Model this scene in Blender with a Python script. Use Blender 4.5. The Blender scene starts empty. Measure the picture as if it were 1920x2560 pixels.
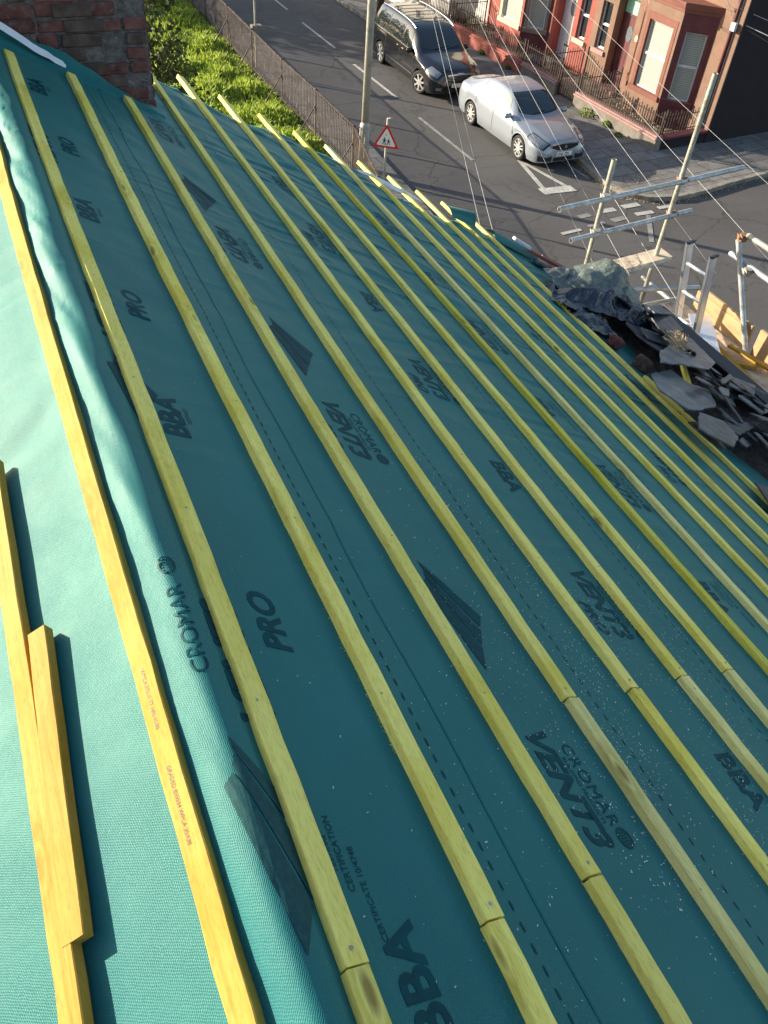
import bpy, bmesh, math, random
from mathutils import Vector, Matrix, noise
R=math.radians; S=math.sin; CO=math.cos; PI=math.pi
scn=bpy.context.scene; COL=scn.collection
# ------------------------------------------------------------------ camera, light
cam=bpy.data.cameras.new('camera'); co=bpy.data.objects.new('camera',cam); COL.objects.link(co); scn.camera=co
yw,pt,rl=0.488776,0.784701,0.100933
fw=Vector((S(yw)*CO(pt),CO(yw)*CO(pt),-S(pt))); rt=Vector((CO(yw),-S(yw),0)); up=rt.cross(fw)
r2=rt*CO(rl)+up*S(rl); u2=-rt*S(rl)+up*CO(rl)
co.matrix_world=Matrix(((r2.x,u2.x,-fw.x,0),(r2.y,u2.y,-fw.y,0),(r2.z,u2.z,-fw.z,9.6),(0,0,0,1)))
cam.sensor_fit='VERTICAL'; cam.sensor_height=36; cam.lens=36*2077.86/2560; cam.clip_start=.05; cam.clip_end=2000
W=bpy.data.worlds.new("World"); scn.world=W; W.use_nodes=True
nt=W.node_tree; sk=nt.nodes.new('ShaderNodeTexSky'); sk.sky_type='NISHITA'; sk.sun_disc=False
EL=R(16.0); AZ=R(-47.0)
sk.sun_elevation=EL; sk.sun_rotation=AZ; sk.altitude=50; sk.air_density=1.0; sk.dust_density=1.2; sk.ozone_density=1.0
bg=nt.nodes['Background']; bg.inputs[1].default_value=.088; nt.links.new(sk.outputs[0],bg.inputs[0])
sl=bpy.data.lights.new('sun','SUN'); sl.energy=4.0; sl.angle=R(.5); sl.color=(1,.89,.72)
so=bpy.data.objects.new('sun',sl); COL.objects.link(so)
sd=Vector((S(AZ)*CO(EL),CO(AZ)*CO(EL),S(EL))); so.rotation_euler=sd.to_track_quat('Z','Y').to_euler(); so.location=(-8,8,14)
scn.view_settings.view_transform='Standard'; scn.view_settings.look='None'; scn.view_settings.exposure=1.62; scn.view_settings.gamma=1
rnd=random.Random(7)
# ------------------------------------------------------------------ materials
def lin(r,g,b):
    f=lambda c:(c/255/12.92) if c/255<.04045 else ((c/255+.055)/1.055)**2.4
    return (f(r),f(g),f(b))
class N:
    def __init__(s,name):
        s.m=bpy.data.materials.new(name); s.m.use_nodes=True; s.t=s.m.node_tree; s.n=s.t.nodes; s.p=s.n['Principled BSDF']
    def add(s,ty,**k):
        n=s.n.new(ty)
        for a,v in k.items():
            if a.startswith('i_'):
                n.inputs[int(a[2:]) if a[2:].isdigit() else a[2:]].default_value=v
            else: setattr(n,a,v)
        return n
    def l(s,a,b): s.t.links.new(a,b)
    def coord(s,scale=(1,1,1),rot=(0,0,0),obj=True,loc=None):
        c=s.add('ShaderNodeTexCoord'); m=s.add('ShaderNodeMapping'); m.inputs['Scale'].default_value=scale; m.inputs['Rotation'].default_value=rot
        s.l(c.outputs['Object' if obj else 'Generated'],m.inputs['Vector']); 
        if loc is not None: s.l(loc,m.inputs['Location'])
        return m.outputs[0]
    def noise(s,v,sc,det=3,rough=.55,dist=0):
        n=s.add('ShaderNodeTexNoise'); n.inputs['Scale'].default_value=sc; n.inputs['Detail'].default_value=det; n.inputs['Roughness'].default_value=rough; n.inputs['Distortion'].default_value=dist
        s.l(v,n.inputs['Vector']); return n.outputs[0]
    def ramp(s,f,stops):
        n=s.add('ShaderNodeValToRGB'); e=n.color_ramp.elements
        while len(e)<len(stops): e.new(.5)
        for q,(p,c) in zip(e,stops): q.position=p; q.color=(*c,1) if len(c)==3 else c
        s.l(f,n.inputs[0]); return n.outputs[0]
    def mix(s,f,a,b,mode='MIX'):
        n=s.add('ShaderNodeMixRGB',blend_type=mode)
        for i,x in ((0,f),(1,a),(2,b)):
            if hasattr(x,'default_value') and not isinstance(x,(tuple,float,int)): s.l(x,n.inputs[i])
            elif i==0: n.inputs[0].default_value=x
            else: n.inputs[i].default_value=(*x,1)
        return n.outputs[0]
    def math(s,op,a,b=0.0):
        n=s.add('ShaderNodeMath',operation=op)
        for i,x in ((0,a),(1,b)):
            if isinstance(x,(float,int)): n.inputs[i].default_value=x
            else: s.l(x,n.inputs[i])
        return n.outputs[0]
    def bump(s,h,st,d=.01,nrm=None):
        n=s.add('ShaderNodeBump'); n.inputs['Strength'].default_value=st; n.inputs['Distance'].default_value=d; s.l(h,n.inputs['Height'])
        if nrm is not None: s.l(nrm,n.inputs['Normal'])
        s.l(n.outputs[0],s.p.inputs['Normal']); return n.outputs[0]
    def col(s,c):
        if isinstance(c,tuple): s.p.inputs['Base Color'].default_value=(*c,1)
        else: s.l(c,s.p.inputs['Base Color'])
    def rough(s,r,metal=0,spec=.5):
        if isinstance(r,(int,float)): s.p.inputs['Roughness'].default_value=r
        else: s.l(r,s.p.inputs['Roughness'])
        s.p.inputs['Metallic'].default_value=metal; s.p.inputs['Specular IOR Level'].default_value=spec
def simple(name,c,rough=.6,metal=0,var=.25,sc=6,bump=.15,bsc=60,bd=.004,dirt=None,spec=.4,coat=0,stretch=(1,1,1)):
    n=N(name); v=n.coord(stretch); f=n.noise(v,sc,5); c2=tuple(x*(1-var) for x in c); c1=tuple(min(1,x*(1+var*.6)) for x in c)
    k=n.ramp(f,[(.3,c2),(.7,c1)])
    if dirt:
        g=n.noise(v,sc*2.3,6,.7); k=n.mix(n.ramp(g,[(.52,(0,0,0)),(.68,(1,1,1))]),k,dirt)
    n.col(k); n.rough(rough,metal,spec)
    if bump: n.bump(n.noise(v,bsc,4),bump,bd)
    if coat: n.p.inputs['Coat Weight'].default_value=coat; n.p.inputs['Coat Roughness'].default_value=.03
    return n.m
M={}
# treated timber for battens
def timber(name,base,dark,green,knot=(.36,.25,.06),fresh=0):
    n=N(name); oi=n.add('ShaderNodeObjectInfo'); off=n.add('ShaderNodeCombineXYZ'); r=n.math('MULTIPLY',oi.outputs['Random'],37.0)
    n.l(r,off.inputs[0]); n.l(r,off.inputs[1])
    v=n.coord((60,1.6,60),loc=off.outputs[0]); g=n.noise(v,1.0,4,.6,.4)
    v2=n.coord((1,1,1),loc=off.outputs[0]); big=n.noise(v2,2.2,4,.6); sp=n.noise(n.coord((240,40,240),loc=off.outputs[0]),1.0,2)
    c=n.ramp(g,[(.28,dark),(.5,base),(.72,tuple(min(1,x*1.12) for x in base))])
    c=n.mix(n.ramp(big,[(.48,(0,0,0)),(.70,(1,1,1))]),c,green)
    t=n.math('MULTIPLY_ADD',oi.outputs['Random'],.25); n.n[-1].inputs[2].default_value=.86
    vk=n.coord((8,2.6,8),loc=off.outputs[0]); vo=n.add('ShaderNodeTexVoronoi'); vo.inputs['Scale'].default_value=1.0; n.l(vk,vo.inputs['Vector'])
    kf=n.ramp(vo.outputs['Distance'],[(.06,(1,1,1)),(.13,(0,0,0))]); kr=n.ramp(vo.outputs['Distance'],[(.12,(0,0,0)),(.18,(.6,.6,.6)),(.34,(0,0,0))])
    c=n.mix(kr,c,tuple(x*.8 for x in green)); c=n.mix(kf,c,knot)
    wv=n.noise(n.coord((18,.5,18),loc=off.outputs[0]),1.0,5,.7); c=n.mix(n.ramp(wv,[(.66,(0,0,0)),(.82,(.75,.75,.75))]),c,(.16,.15,.12))
    dk=n.ramp(sp,[(.25,(.75,.75,.75)),(.5,(1,1,1))]); c=n.mix(1.0,c,dk,'MULTIPLY')
    hs=n.add('ShaderNodeHueSaturation'); n.l(c,hs.inputs['Color']); n.l(t,hs.inputs['Value']); n.col(hs.outputs[0])
    n.rough(.72,0,.25); n.bump(g,.35,.002); return n.m
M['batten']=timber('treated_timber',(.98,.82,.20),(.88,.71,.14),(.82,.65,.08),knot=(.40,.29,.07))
M['batten_sun']=timber('treated_timber_sunlit_copy',(.46,.275,.05),(.37,.195,.022),(.42,.22,.014),knot=(.40,.19,.02))  # copy of the batten timber for sunlit pieces, sun tone set in the colour
M['batten_gold']=timber('treated_timber_gold',(.82,.70,.10),(.60,.48,.05),(.70,.60,.04))
M['batten_old']=timber('treated_timber_weathered',(.88,.76,.27),(.70,.58,.19),(.66,.54,.13))
M['board']=timber('raw_board',(.42,.28,.145),(.35,.22,.10),(.39,.25,.125))
M['deckb']=simple('gritty_deck_board',(.62,.50,.36),.9,var=.3,sc=5,dirt=(.22,.17,.12),bump=.5,bsc=30)
# breather membrane
def membrane():
    n=N('breather_membrane'); v=n.coord((1,1,1))
    f=n.noise(v,1.4,4,.6); fine=n.noise(v,210,2,.6)
    c=n.ramp(f,[(.3,(.0008,.088,.108)),(.7,(.0015,.118,.134))])
    c=n.mix(n.ramp(fine,[(.35,(0,0,0)),(.75,(.30,.30,.30))]),c,(.012,.17,.15))
    sm=n.noise(n.coord((1.3,.8,1),(0,0,R(20))),2.2,6,.7,.8); c=n.mix(n.ramp(sm,[(.50,(0,0,0)),(.72,(.25,.25,.25))]),c,(.012,.17,.165))
    dust=n.noise(v,3.0,6,.75); ds=n.noise(v,420,2,.5)
    sp=n.ramp(ds,[(.62,(0,0,0)),(.70,(.5,.5,.5))]); dm=n.ramp(dust,[(.50,(0,0,0)),(.68,(1,1,1))])
    c=n.mix(n.math('MULTIPLY',sp,dm),c,(.22,.36,.36))
    n.col(c); n.rough(.58,0,.45); n.p.inputs['Specular Tint'].default_value=(.62,.95,.66,1)
    n.p.inputs['Sheen Weight'].default_value=.10; n.p.inputs['Sheen Roughness'].default_value=.75; n.p.inputs['Sheen Tint'].default_value=(.45,1,.72,1)
    w=n.add('ShaderNodeTexWave'); w.inputs['Scale'].default_value=88; w.inputs['Distortion'].default_value=3.5; w.inputs['Detail'].default_value=2
    n.l(n.coord((1,1,1),(0,0,R(32))),w.inputs['Vector'])
    w2=n.add('ShaderNodeTexWave'); w2.inputs['Scale'].default_value=66; w2.inputs['Distortion'].default_value=3.5; n.l(n.coord((1,1,1),(0,0,R(-58))),w2.inputs['Vector'])
    h=n.math('ADD',w.outputs['Fac'],n.math('MULTIPLY',w2.outputs['Fac'],.6)); h=n.math('MULTIPLY',h,n.noise(v,6,3,.6)); b=n.bump(h,.55,.0012)
    b=n.bump(n.noise(v,14,4,.6),.25,.006,b)
    fo=n.noise(n.coord((.45,2.6,1),(0,0,R(53))),1.0,1.2,.5,.8); fr_=n.ramp(fo,[(.35,(0,0,0)),(.5,(1,1,1)),(.66,(0,0,0))])
    sx=n.add('ShaderNodeSeparateXYZ'); n.l(n.coord((1,1,1)),sx.inputs[0]); fm=n.add('ShaderNodeMapRange'); fm.inputs['From Min'].default_value=-1.6; fx=n.add('ShaderNodeMapRange'); fx.inputs['From Min'].default_value=-.6; fx.inputs['From Max'].default_value=.1; fx.inputs['To Min'].default_value=.22; n.l(sx.outputs[0],fx.inputs[0]); fm.inputs['From Max'].default_value=3.5; n.l(sx.outputs[1],fm.inputs[0])
    n.bump(n.math('MULTIPLY',n.math('MULTIPLY',fr_,fx.outputs[0]),fm.outputs[0]),.9,.05,b); return n.m
M['mem']=membrane()
M['print']=simple('dark_print_ink',(.002,.060,.070),.6,var=.25,sc=20,bump=0,spec=.15)
M['printgrey']=simple('grey_print_ink',(.016,.075,.076),.62,var=.25,sc=90,bump=0,spec=.2)
M['foldlt']=simple('membrane_crease_mark',(.03,.22,.23),.6,var=.2,bump=0)
M['memwhite']=simple('membrane_white_underside',(.72,.74,.76),.7,var=.1,sc=8,bump=.1)
M['sawdust']=simple('sawdust_flakes',(.55,.62,.55),.9,var=.3,bump=0)
# brick
def brick(name,c1,c2,mort,sx=1,scale=1.0,rot=(0,0,0),bw=.225,rh=.075,ms=.012,bump=.7):
    n=N(name); v=n.coord((1,1,1),rot); 
    d=n.noise(v,9,3); vv=n.add('ShaderNodeVectorMath',operation='ADD'); sc=n.add('ShaderNodeVectorMath',operation='SCALE'); n.l(n.n[-3].outputs['Color'] if False else d,sc.inputs[0]); sc.inputs['Scale'].default_value=.006; n.l(v,vv.inputs[0]); n.l(sc.outputs[0],vv.inputs[1])
    b=n.add('ShaderNodeTexBrick'); n.l(vv.outputs[0],b.inputs['Vector']); b.inputs['Scale'].default_value=scale; b.inputs['Brick Width'].default_value=bw; b.inputs['Row Height'].default_value=rh; b.inputs['Mortar Size'].default_value=ms; b.inputs['Mortar Smooth'].default_value=.3; b.inputs['Bias'].default_value=0
    b.inputs['Color1'].default_value=(*c1,1); b.inputs['Color2'].default_value=(*c2,1); b.inputs['Mortar'].default_value=(*mort,1)
    g=n.noise(v,24,6,.7); c=n.mix(n.ramp(g,[(.3,(0,0,0)),(.75,(.7,.7,.7))]),b.outputs['Color'],mort); n.col(c); n.rough(.9,0,.2)
    h=n.math('ADD',n.math('MULTIPLY',b.outputs['Fac'],-1.0),n.math('MULTIPLY',g,.6)); n.bump(h,bump,.01); return n.m
M['house_brick']=brick('house_brick',(.24,.09,.06),(.16,.07,.05),(.25,.22,.19),rot=(R(90),0,0))
M['brick_a']=simple('old_red_brick',(.175,.07,.06),.95,var=.55,sc=9,dirt=(.17,.13,.12),bump=1,bsc=70,bd=.008,spec=.15)
M['brick_b']=simple('old_brown_brick',(.125,.085,.07),.95,var=.55,sc=11,dirt=(.10,.085,.08),bump=1,bsc=70,bd=.008,spec=.15)
M['mortar']=simple('grey_mortar',(.185,.16,.15),.98,var=.55,sc=22,dirt=(.11,.095,.09),bump=1,bsc=60,bd=.02,spec=.1)
# ground
def asphalt(name,c,patch):
    n=N(name); v=n.coord((1,1,1)); a=n.noise(v,.35,5,.6); b=n.noise(v,55,3,.7); k=n.ramp(a,[(.35,tuple(x*.86 for x in c)),(.65,tuple(x*1.12 for x in c))])
    k=n.mix(n.ramp(b,[(.45,(0,0,0)),(.8,(.5,.5,.5))]),k,patch)
    st=n.noise(n.coord((.5,5,1),(0,0,R(-35))),1,4,.7); k=n.mix(n.ramp(st,[(.5,(0,0,0)),(.75,(.35,.35,.35))]),k,tuple(x*.7 for x in c))
    oil=n.noise(n.coord((1,.45,1)),.9,5,.75,.6); k=n.mix(n.ramp(oil,[(.56,(0,0,0)),(.70,(.55,.55,.55))]),k,tuple(x*.55 for x in c))
    ck=n.add('ShaderNodeTexVoronoi',feature='DISTANCE_TO_EDGE'); ck.inputs['Scale'].default_value=.42; dd=n.noise(v,1.6,4,.6); va=n.add('ShaderNodeVectorMath',operation='MULTIPLY_ADD'); n.l(v,va.inputs[0]); va.inputs[1].default_value=(1,1,1); n.l(dd,va.inputs[2]); n.l(va.outputs[0],ck.inputs['Vector'])
    k=n.mix(n.ramp(ck.outputs['Distance'],[(.004,(.6,.6,.6)),(.012,(0,0,0))]),k,tuple(x*.4 for x in c))
    n.col(k); n.rough(.85,0,.3); n.bump(b,.5,.006); return n.m
M['road']=asphalt('asphalt',(.086,.081,.077),(.19,.175,.16))
def slabs(name,c1,c2,mort,bw,rh,rot):
    n=N(name); v=n.coord((1,1,1),(0,0,rot)); b=n.add('ShaderNodeTexBrick'); n.l(v,b.inputs['Vector']); b.inputs['Scale'].default_value=1; b.inputs['Brick Width'].default_value=bw; b.inputs['Row Height'].default_value=rh; b.inputs['Mortar Size'].default_value=.012
    b.inputs['Color1'].default_value=(*c1,1); b.inputs['Color2'].default_value=(*c2,1); b.inputs['Mortar'].default_value=(*mort,1)
    g=n.noise(v,3,6,.7); n.col(n.mix(n.ramp(g,[(.45,(0,0,0)),(.7,(.7,.7,.7))]),b.outputs['Color'],(.09,.08,.05))); n.rough(.9,0,.2); n.bump(n.noise(v,40,3),.4,.005); return n.m
M['slab']=slabs('paving_slabs',(.16,.15,.145),(.22,.21,.20),(.05,.045,.04),.9,.6,R(-5))
M['kerb']=simple('kerb_stone',(.27,.24,.20),.9,var=.4,sc=4,dirt=(.10,.09,.05),bump=.6)
M['paint']=simple('worn_road_paint',(.46,.44,.40),.8,var=.3,sc=4,dirt=(.2,.19,.17),bump=.3)
M['paintw']=simple('very_worn_road_paint',(.27,.255,.235),.8,var=.4,sc=3,dirt=(.11,.10,.095),bump=.3)
M['soil']=simple('rough_soil',(.10,.12,.035),.95,var=.5,sc=2,bump=.8,bsc=20,bd=.05)
M['gravel']=simple('garden_gravel',(.30,.25,.19),.95,var=.5,sc=14,dirt=(.10,.09,.05),bump=1,bsc=30,bd=.03)
def leafmat(name,a,b,tr=.25):
    n=N(name); g=n.add('ShaderNodeNewGeometry'); 
    c=n.ramp(g.outputs['Random Per Island'],[(0,a),(1,b)]); n.col(c); n.rough(.6,0,.3)
    t=n.add('ShaderNodeBsdfTranslucent'); n.l(c,t.inputs[0]); mx=n.add('ShaderNodeMixShader'); mx.inputs[0].default_value=tr
    n.l(n.p.outputs[0],mx.inputs[1]); n.l(t.outputs[0],mx.inputs[2]); n.l(mx.outputs[0],n.n['Material Output'].inputs[0]); return n.m
M['grass']=leafmat('long_grass',(.14,.23,.02),(.50,.58,.09),.42)
M['conifer']=leafmat('conifer_leaf',(.020,.034,.009),(.10,.11,.030),.12)
M['weed']=leafmat('weed_leaf',(.10,.16,.02),(.26,.32,.06),.3)
M['bark']=simple('bark',(.10,.07,.045),.95,bump=1,bsc=30,bd=.02)
M['galv']=simple('galvanised_steel',(.50,.51,.50),.42,.55,var=.35,sc=9,dirt=(.28,.25,.20),bump=.2)
M['galvdull']=simple('dull_galvanised_steel',(.42,.40,.34),.55,.3,var=.35,sc=7,dirt=(.24,.19,.12),bump=.2)
M['rust']=simple('rusty_fitting',(.30,.15,.08),.8,.3,var=.5,sc=30,dirt=(.45,.36,.25),bump=.5)
M['alu']=simple('aluminium',(.78,.79,.80),.34,.75,var=.12,sc=8,bump=.05)
M['blackplastic']=simple('black_plastic',(.012,.012,.014),.35,var=.2,bump=0,spec=.5)
M['rubber']=simple('tyre_rubber',(.018,.018,.018),.85,var=.3,bump=.2)
M['iron']=simple('wrought_iron',(.035,.025,.022),.6,.2,var=.4,dirt=(.10,.05,.03),bump=.2)
M['fence']=simple('rusty_brown_railings',(.075,.055,.045),.75,.2,var=.4,sc=3,dirt=(.22,.16,.12),bump=.2)
M['column']=simple('grey_painted_column',(.42,.39,.34),.55,.1,var=.2,sc=2,bump=.1,dirt=(.25,.23,.20))
M['red']=simple('sign_red',(.62,.03,.03),.4,var=.1,bump=0); M['white']=simple('sign_white',(.80,.80,.76),.45,var=.08,bump=0); M['black']=simple('sign_black',(.02,.02,.02),.5,bump=0)
M['slate']=simple('roof_slate',(.072,.080,.096),.46,var=.6,sc=5,dirt=(.16,.155,.15),bump=.6,bsc=18,bd=.012,spec=.5)
M['slate_lt']=simple('pale_roof_slate',(.125,.142,.165),.42,var=.6,sc=5,dirt=(.26,.25,.24),bump=.6,bsc=18,bd=.012,spec=.5)
M['slate_dk']=simple('dark_roof_slate',(.05,.05,.056),.55,var=.5,sc=6,dirt=(.10,.085,.07),bump=.6,bsc=18,bd=.012)
M['rubble']=simple('slate_dust_and_grit',(.075,.064,.062),.95,var=.6,sc=20,dirt=(.11,.09,.075),bump=1,bsc=60,bd=.02)
def crinkle(name,c,r):
    n=N(name); v=n.coord(); f=n.noise(v,7,4,.6,.6); n.col(n.ramp(f,[(.3,tuple(x*.7 for x in c)),(.7,tuple(x*1.2 for x in c))])); n.rough(r,0,.7)
    vo=n.add('ShaderNodeTexVoronoi',feature='DISTANCE_TO_EDGE'); vo.inputs['Scale'].default_value=9; n.l(n.coord((1,1,1)),vo.inputs['Vector']); b=n.bump(vo.outputs['Distance'],.7,.03); n.bump(n.noise(v,22,4,.6,1.0),.6,.02,b); return n.m
M['bag']=crinkle('olive_rubble_sack_plastic',(.10,.122,.10),.18); M['sheet']=crinkle('navy_plastic_sheet',(.014,.022,.036),.24)
# houses
M['brown']=simple('brown_painted_render',(.20,.118,.08),.8,var=.15,sc=3,bump=.4,bsc=30,bd=.006,dirt=(.17,.095,.065))
M['terra']=simple('terracotta_paint',(.18,.06,.04),.65,var=.15,sc=3,bump=.2)
M['maroon']=simple('maroon_paint',(.115,.032,.035),.5,var=.25,sc=4,bump=.15)
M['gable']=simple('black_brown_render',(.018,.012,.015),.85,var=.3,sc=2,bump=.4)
M['redw']=simple('salmon_red_paint',(.28,.075,.055),.8,var=.15,sc=4,bump=.4,bsc=30,dirt=(.28,.06,.045))
M['redlow']=simple('faded_red_wall_paint',(.33,.10,.075),.8,var=.2,sc=3,bump=.4,bsc=30,dirt=(.32,.12,.09))
M['cream']=simple('cream_paint',(.52,.46,.30),.7,var=.1,bump=.15)
M['wwall']=simple('white_render',(.50,.47,.42),.85,var=.12,sc=3,bump=.3,dirt=(.5,.46,.40))
M['conc']=simple('grey_concrete_render',(.19,.165,.14),.9,var=.3,sc=4,bump=.5,dirt=(.2,.17,.14))
M['pinkcope']=simple('pink_brown_coping_paint',(.33,.19,.165),.6,var=.15,sc=5,bump=.2)
M['upvc']=simple('white_upvc',(.55,.55,.54),.35,var=.05,bump=0)
def blind(name,c,rot):
    n=N(name); w=n.add('ShaderNodeTexWave',bands_direction='Z'); w.inputs['Scale'].default_value=5.2; n.l(n.coord((1,1,1)),w.inputs['Vector'])
    n.col(n.ramp(w.outputs['Fac'],[(.05,tuple(x*.55 for x in c)),(.3,c)])); n.rough(.6,0,.4); return n.m
M['blind']=blind('slatted_blind',(.34,.35,.31),0)
def glass(name,tint=(.02,.025,.03),r=.04):
    n=N(name); n.col(tint); n.rough(r,0,.8); n.p.inputs['Coat Weight'].default_value=.5; return n.m
M['glass']=glass('dark_window_glass'); M['carglass']=glass('tinted_car_glass',(.015,.022,.024),.03)
M['carglass_reflect']=glass('car_glass_painted_reflection',(.30,.34,.30),.08)  # pale base colour paints reflections onto the road-side windows
M['mint']=simple('mint_leaded_glass',(.32,.60,.45),.25,var=.25,sc=20,bump=.2)
def carpaint(name,c,metal,r=.25):
    n=N(name); n.col(c); n.rough(r,metal,.5); n.p.inputs['Coat Weight'].default_value=1; n.p.inputs['Coat Roughness'].default_value=.03; return n.m
M['silver']=carpaint('silver_car_paint',(.29,.32,.355),.4,.36); M['silver'].node_tree.nodes['Principled BSDF'].inputs['Coat Weight'].default_value=.45; M['blk']=carpaint('black_car_paint',(.004,.0045,.006),.0,.2)
M['chrome']=simple('chrome',(.75,.75,.75),.15,1,var=.05,bump=0); M['rim']=simple('alloy_rim',(.62,.61,.58),.35,.5,var=.1,bump=0)
M['lamp']=simple('headlight_lens',(.22,.24,.27),.08,.3,var=.3,sc=30,bump=.3,bsc=60,spec=.8); M['amber']=simple('dark_red_lamp',(.30,.02,.03),.2,bump=0)
M['plate']=simple('number_plate_white',(.75,.75,.70),.4,var=.05,bump=0)
M['wire']=simple('grey_telephone_cable',(.40,.39,.38),.6,var=.1,bump=0); M['wiredk']=simple('black_cable',(.03,.03,.03),.6,bump=0)
M['dirtcar']=simple('dark_interior',(.02,.02,.022),.8,bump=0)
M['straw']=simple('straw_nest_debris',(.42,.33,.22),.95,var=.5,sc=30,bump=1,bsc=50,bd=.02)
# ------------------------------------------------------------------ object helpers
WL={}
def tag(o,label=None,cat=None,group=None,kind=None):
    if label: o['label']=label
    if cat: o['category']=cat
    if group: o['group']=group
    if kind: o['kind']=kind
    return o
def thing(name,label,cat,loc=(0,0,0),group=None):
    o=bpy.data.objects.new(name,None); COL.objects.link(o); o.location=loc; o.empty_display_size=.1; WL[o.name]=Vector(loc); return tag(o,label,cat,group)
class MB:
    def __init__(s,xf=None): s.v=[];s.f=[];s.mi=[];s.xf=xf;s.cm=0
    def V(s,p): 
        p=Vector(p); s.v.append(s.xf(p) if s.xf else p); return len(s.v)-1
    def F(s,*i): s.f.append(tuple(i)); s.mi.append(s.cm)
    def box(s,x0,x1,y0,y1,z0,z1):
        b=[s.V((x,y,z)) for z in (z0,z1) for y in (y0,y1) for x in (x0,x1)]
        for q in ((0,2,3,1),(4,5,7,6),(0,1,5,4),(2,6,7,3),(0,4,6,2),(1,3,7,5)): s.F(*[b[i] for i in q])
        return s
    def obox(s,p,ax,ay,az):  # p corner + three edge vectors
        p=Vector(p);ax=Vector(ax);ay=Vector(ay);az=Vector(az)
        b=[s.V(p+ax*i+ay*j+az*k) for k in (0,1) for j in (0,1) for i in (0,1)]
        for q in ((0,2,3,1),(4,5,7,6),(0,1,5,4),(2,6,7,3),(0,4,6,2),(1,3,7,5)): s.F(*[b[i] for i in q])
        return s
    def tube(s,pts,r,n=8,cap=True,hollow=False):
        pts=[Vector(p) for p in pts]; rings=[]
        rr=r if isinstance(r,(list,tuple)) else [r]*len(pts)
        for i,p in enumerate(pts):
            t=(pts[min(i+1,len(pts)-1)]-pts[max(i-1,0)]).normalized(); a=t.cross(Vector((0,0,1)) if abs(t.z)<.9 else Vector((1,0,0))).normalized(); b=t.cross(a)
            rings.append([s.V(p+a*CO(k*2*PI/n)*rr[i]+b*S(k*2*PI/n)*rr[i]) for k in range(n)])
        for A,B in zip(rings,rings[1:]):
            for k in range(n): s.F(A[k],A[(k+1)%n],B[(k+1)%n],B[k])
        if cap: s.F(*rings[0]); s.F(*rings[-1][::-1])
        return s
    def poly(s,pts,h,up=(0,0,1)):  # prism from planar outline
        up=Vector(up)*h; a=[s.V(p) for p in pts]; b=[s.V(Vector(p)+up) for p in pts]; n=len(a)
        s.F(*a[::-1]); s.F(*b)
        for i in range(n): s.F(a[i],a[(i+1)%n],b[(i+1)%n],b[i])
        return s
    def grid(s,fn,nu,nv,skip=None):
        ix=[[s.V(fn(i/nu,j/nv)) for j in range(nv+1)] for i in range(nu+1)]
        for i in range(nu):
            for j in range(nv):
                if skip and skip(i,j): continue
                s.F(ix[i][j],ix[i+1][j],ix[i+1][j+1],ix[i][j+1])
        return s
    def build(s,name,mat,parent=None,smooth=False,bevel=0,fixn=True):
        if parent is not None: W0=WL[parent.name]
        else:
            n=len(s.v); W0=Vector((sum(v.x for v in s.v)/n,sum(v.y for v in s.v)/n,min(v.z for v in s.v)))
        me=bpy.data.meshes.new(name); me.from_pydata([tuple(v-W0) for v in s.v],[],s.f)
        ms=mat if isinstance(mat,(list,tuple)) else [mat]
        for m in ms: me.materials.append(M[m] if isinstance(m,str) else m)
        if len(ms)>1: me.polygons.foreach_set('material_index',s.mi)
        if fixn or bevel:
            bm=bmesh.new(); bm.from_mesh(me)
            if bevel: bmesh.ops.bevel(bm,geom=list(bm.edges),offset=bevel,segments=1,affect='EDGES',clamp_overlap=True)
            bmesh.ops.recalc_face_normals(bm,faces=bm.faces); bm.to_mesh(me); bm.free()
        if smooth: me.polygons.foreach_set('use_smooth',[True]*len(me.polygons))
        o=bpy.data.objects.new(name,me); COL.objects.link(o)
        if parent is not None: o.parent=parent; WL[o.name]=W0
        else: o.location=W0; WL[o.name]=W0
        return o
def struct(o,kind='structure'): o['kind']=kind; return o
def textmesh(name,txt,size,fn,mat,parent,bold=.0,shear=0,space=1.0,subdiv=0,align='LEFT',thin=.0):
    """letters as mesh; fn maps (u along baseline, v up) to a world point"""
    cu=bpy.data.curves.new('t','FONT'); cu.body=txt; cu.size=size; cu.offset=bold*size; cu.shear=shear; cu.space_character=space; cu.align_x=align; cu.resolution_u=3
    ob=bpy.data.objects.new('t',cu); COL.objects.link(ob); dg=bpy.context.evaluated_depsgraph_get(); dg.update()
    me=bpy.data.meshes.new_from_object(ob.evaluated_get(dg)); COL.objects.unlink(ob); bpy.data.objects.remove(ob); bpy.data.curves.remove(cu)
    bm=bmesh.new(); bm.from_mesh(me); bmesh.ops.triangulate(bm,faces=bm.faces)
    for _ in range(subdiv):
        ed=[e for e in bm.edges if e.calc_length()>size*.22]
        if ed: bmesh.ops.subdivide_edges(bm,edges=ed,cuts=1); bmesh.ops.triangulate(bm,faces=bm.faces)
    W0=WL[parent.name] if parent is not None else Vector((0,0,0))
    for v in bm.verts: v.co=Vector(fn(v.co.x,v.co.y))-W0
    bm.to_mesh(me); bm.free(); me.name=name; me.materials.clear(); me.materials.append(M[mat])
    o=bpy.data.objects.new(name,me); COL.objects.link(o)
    if parent is not None: o.parent=parent; WL[o.name]=W0
    return o
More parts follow.
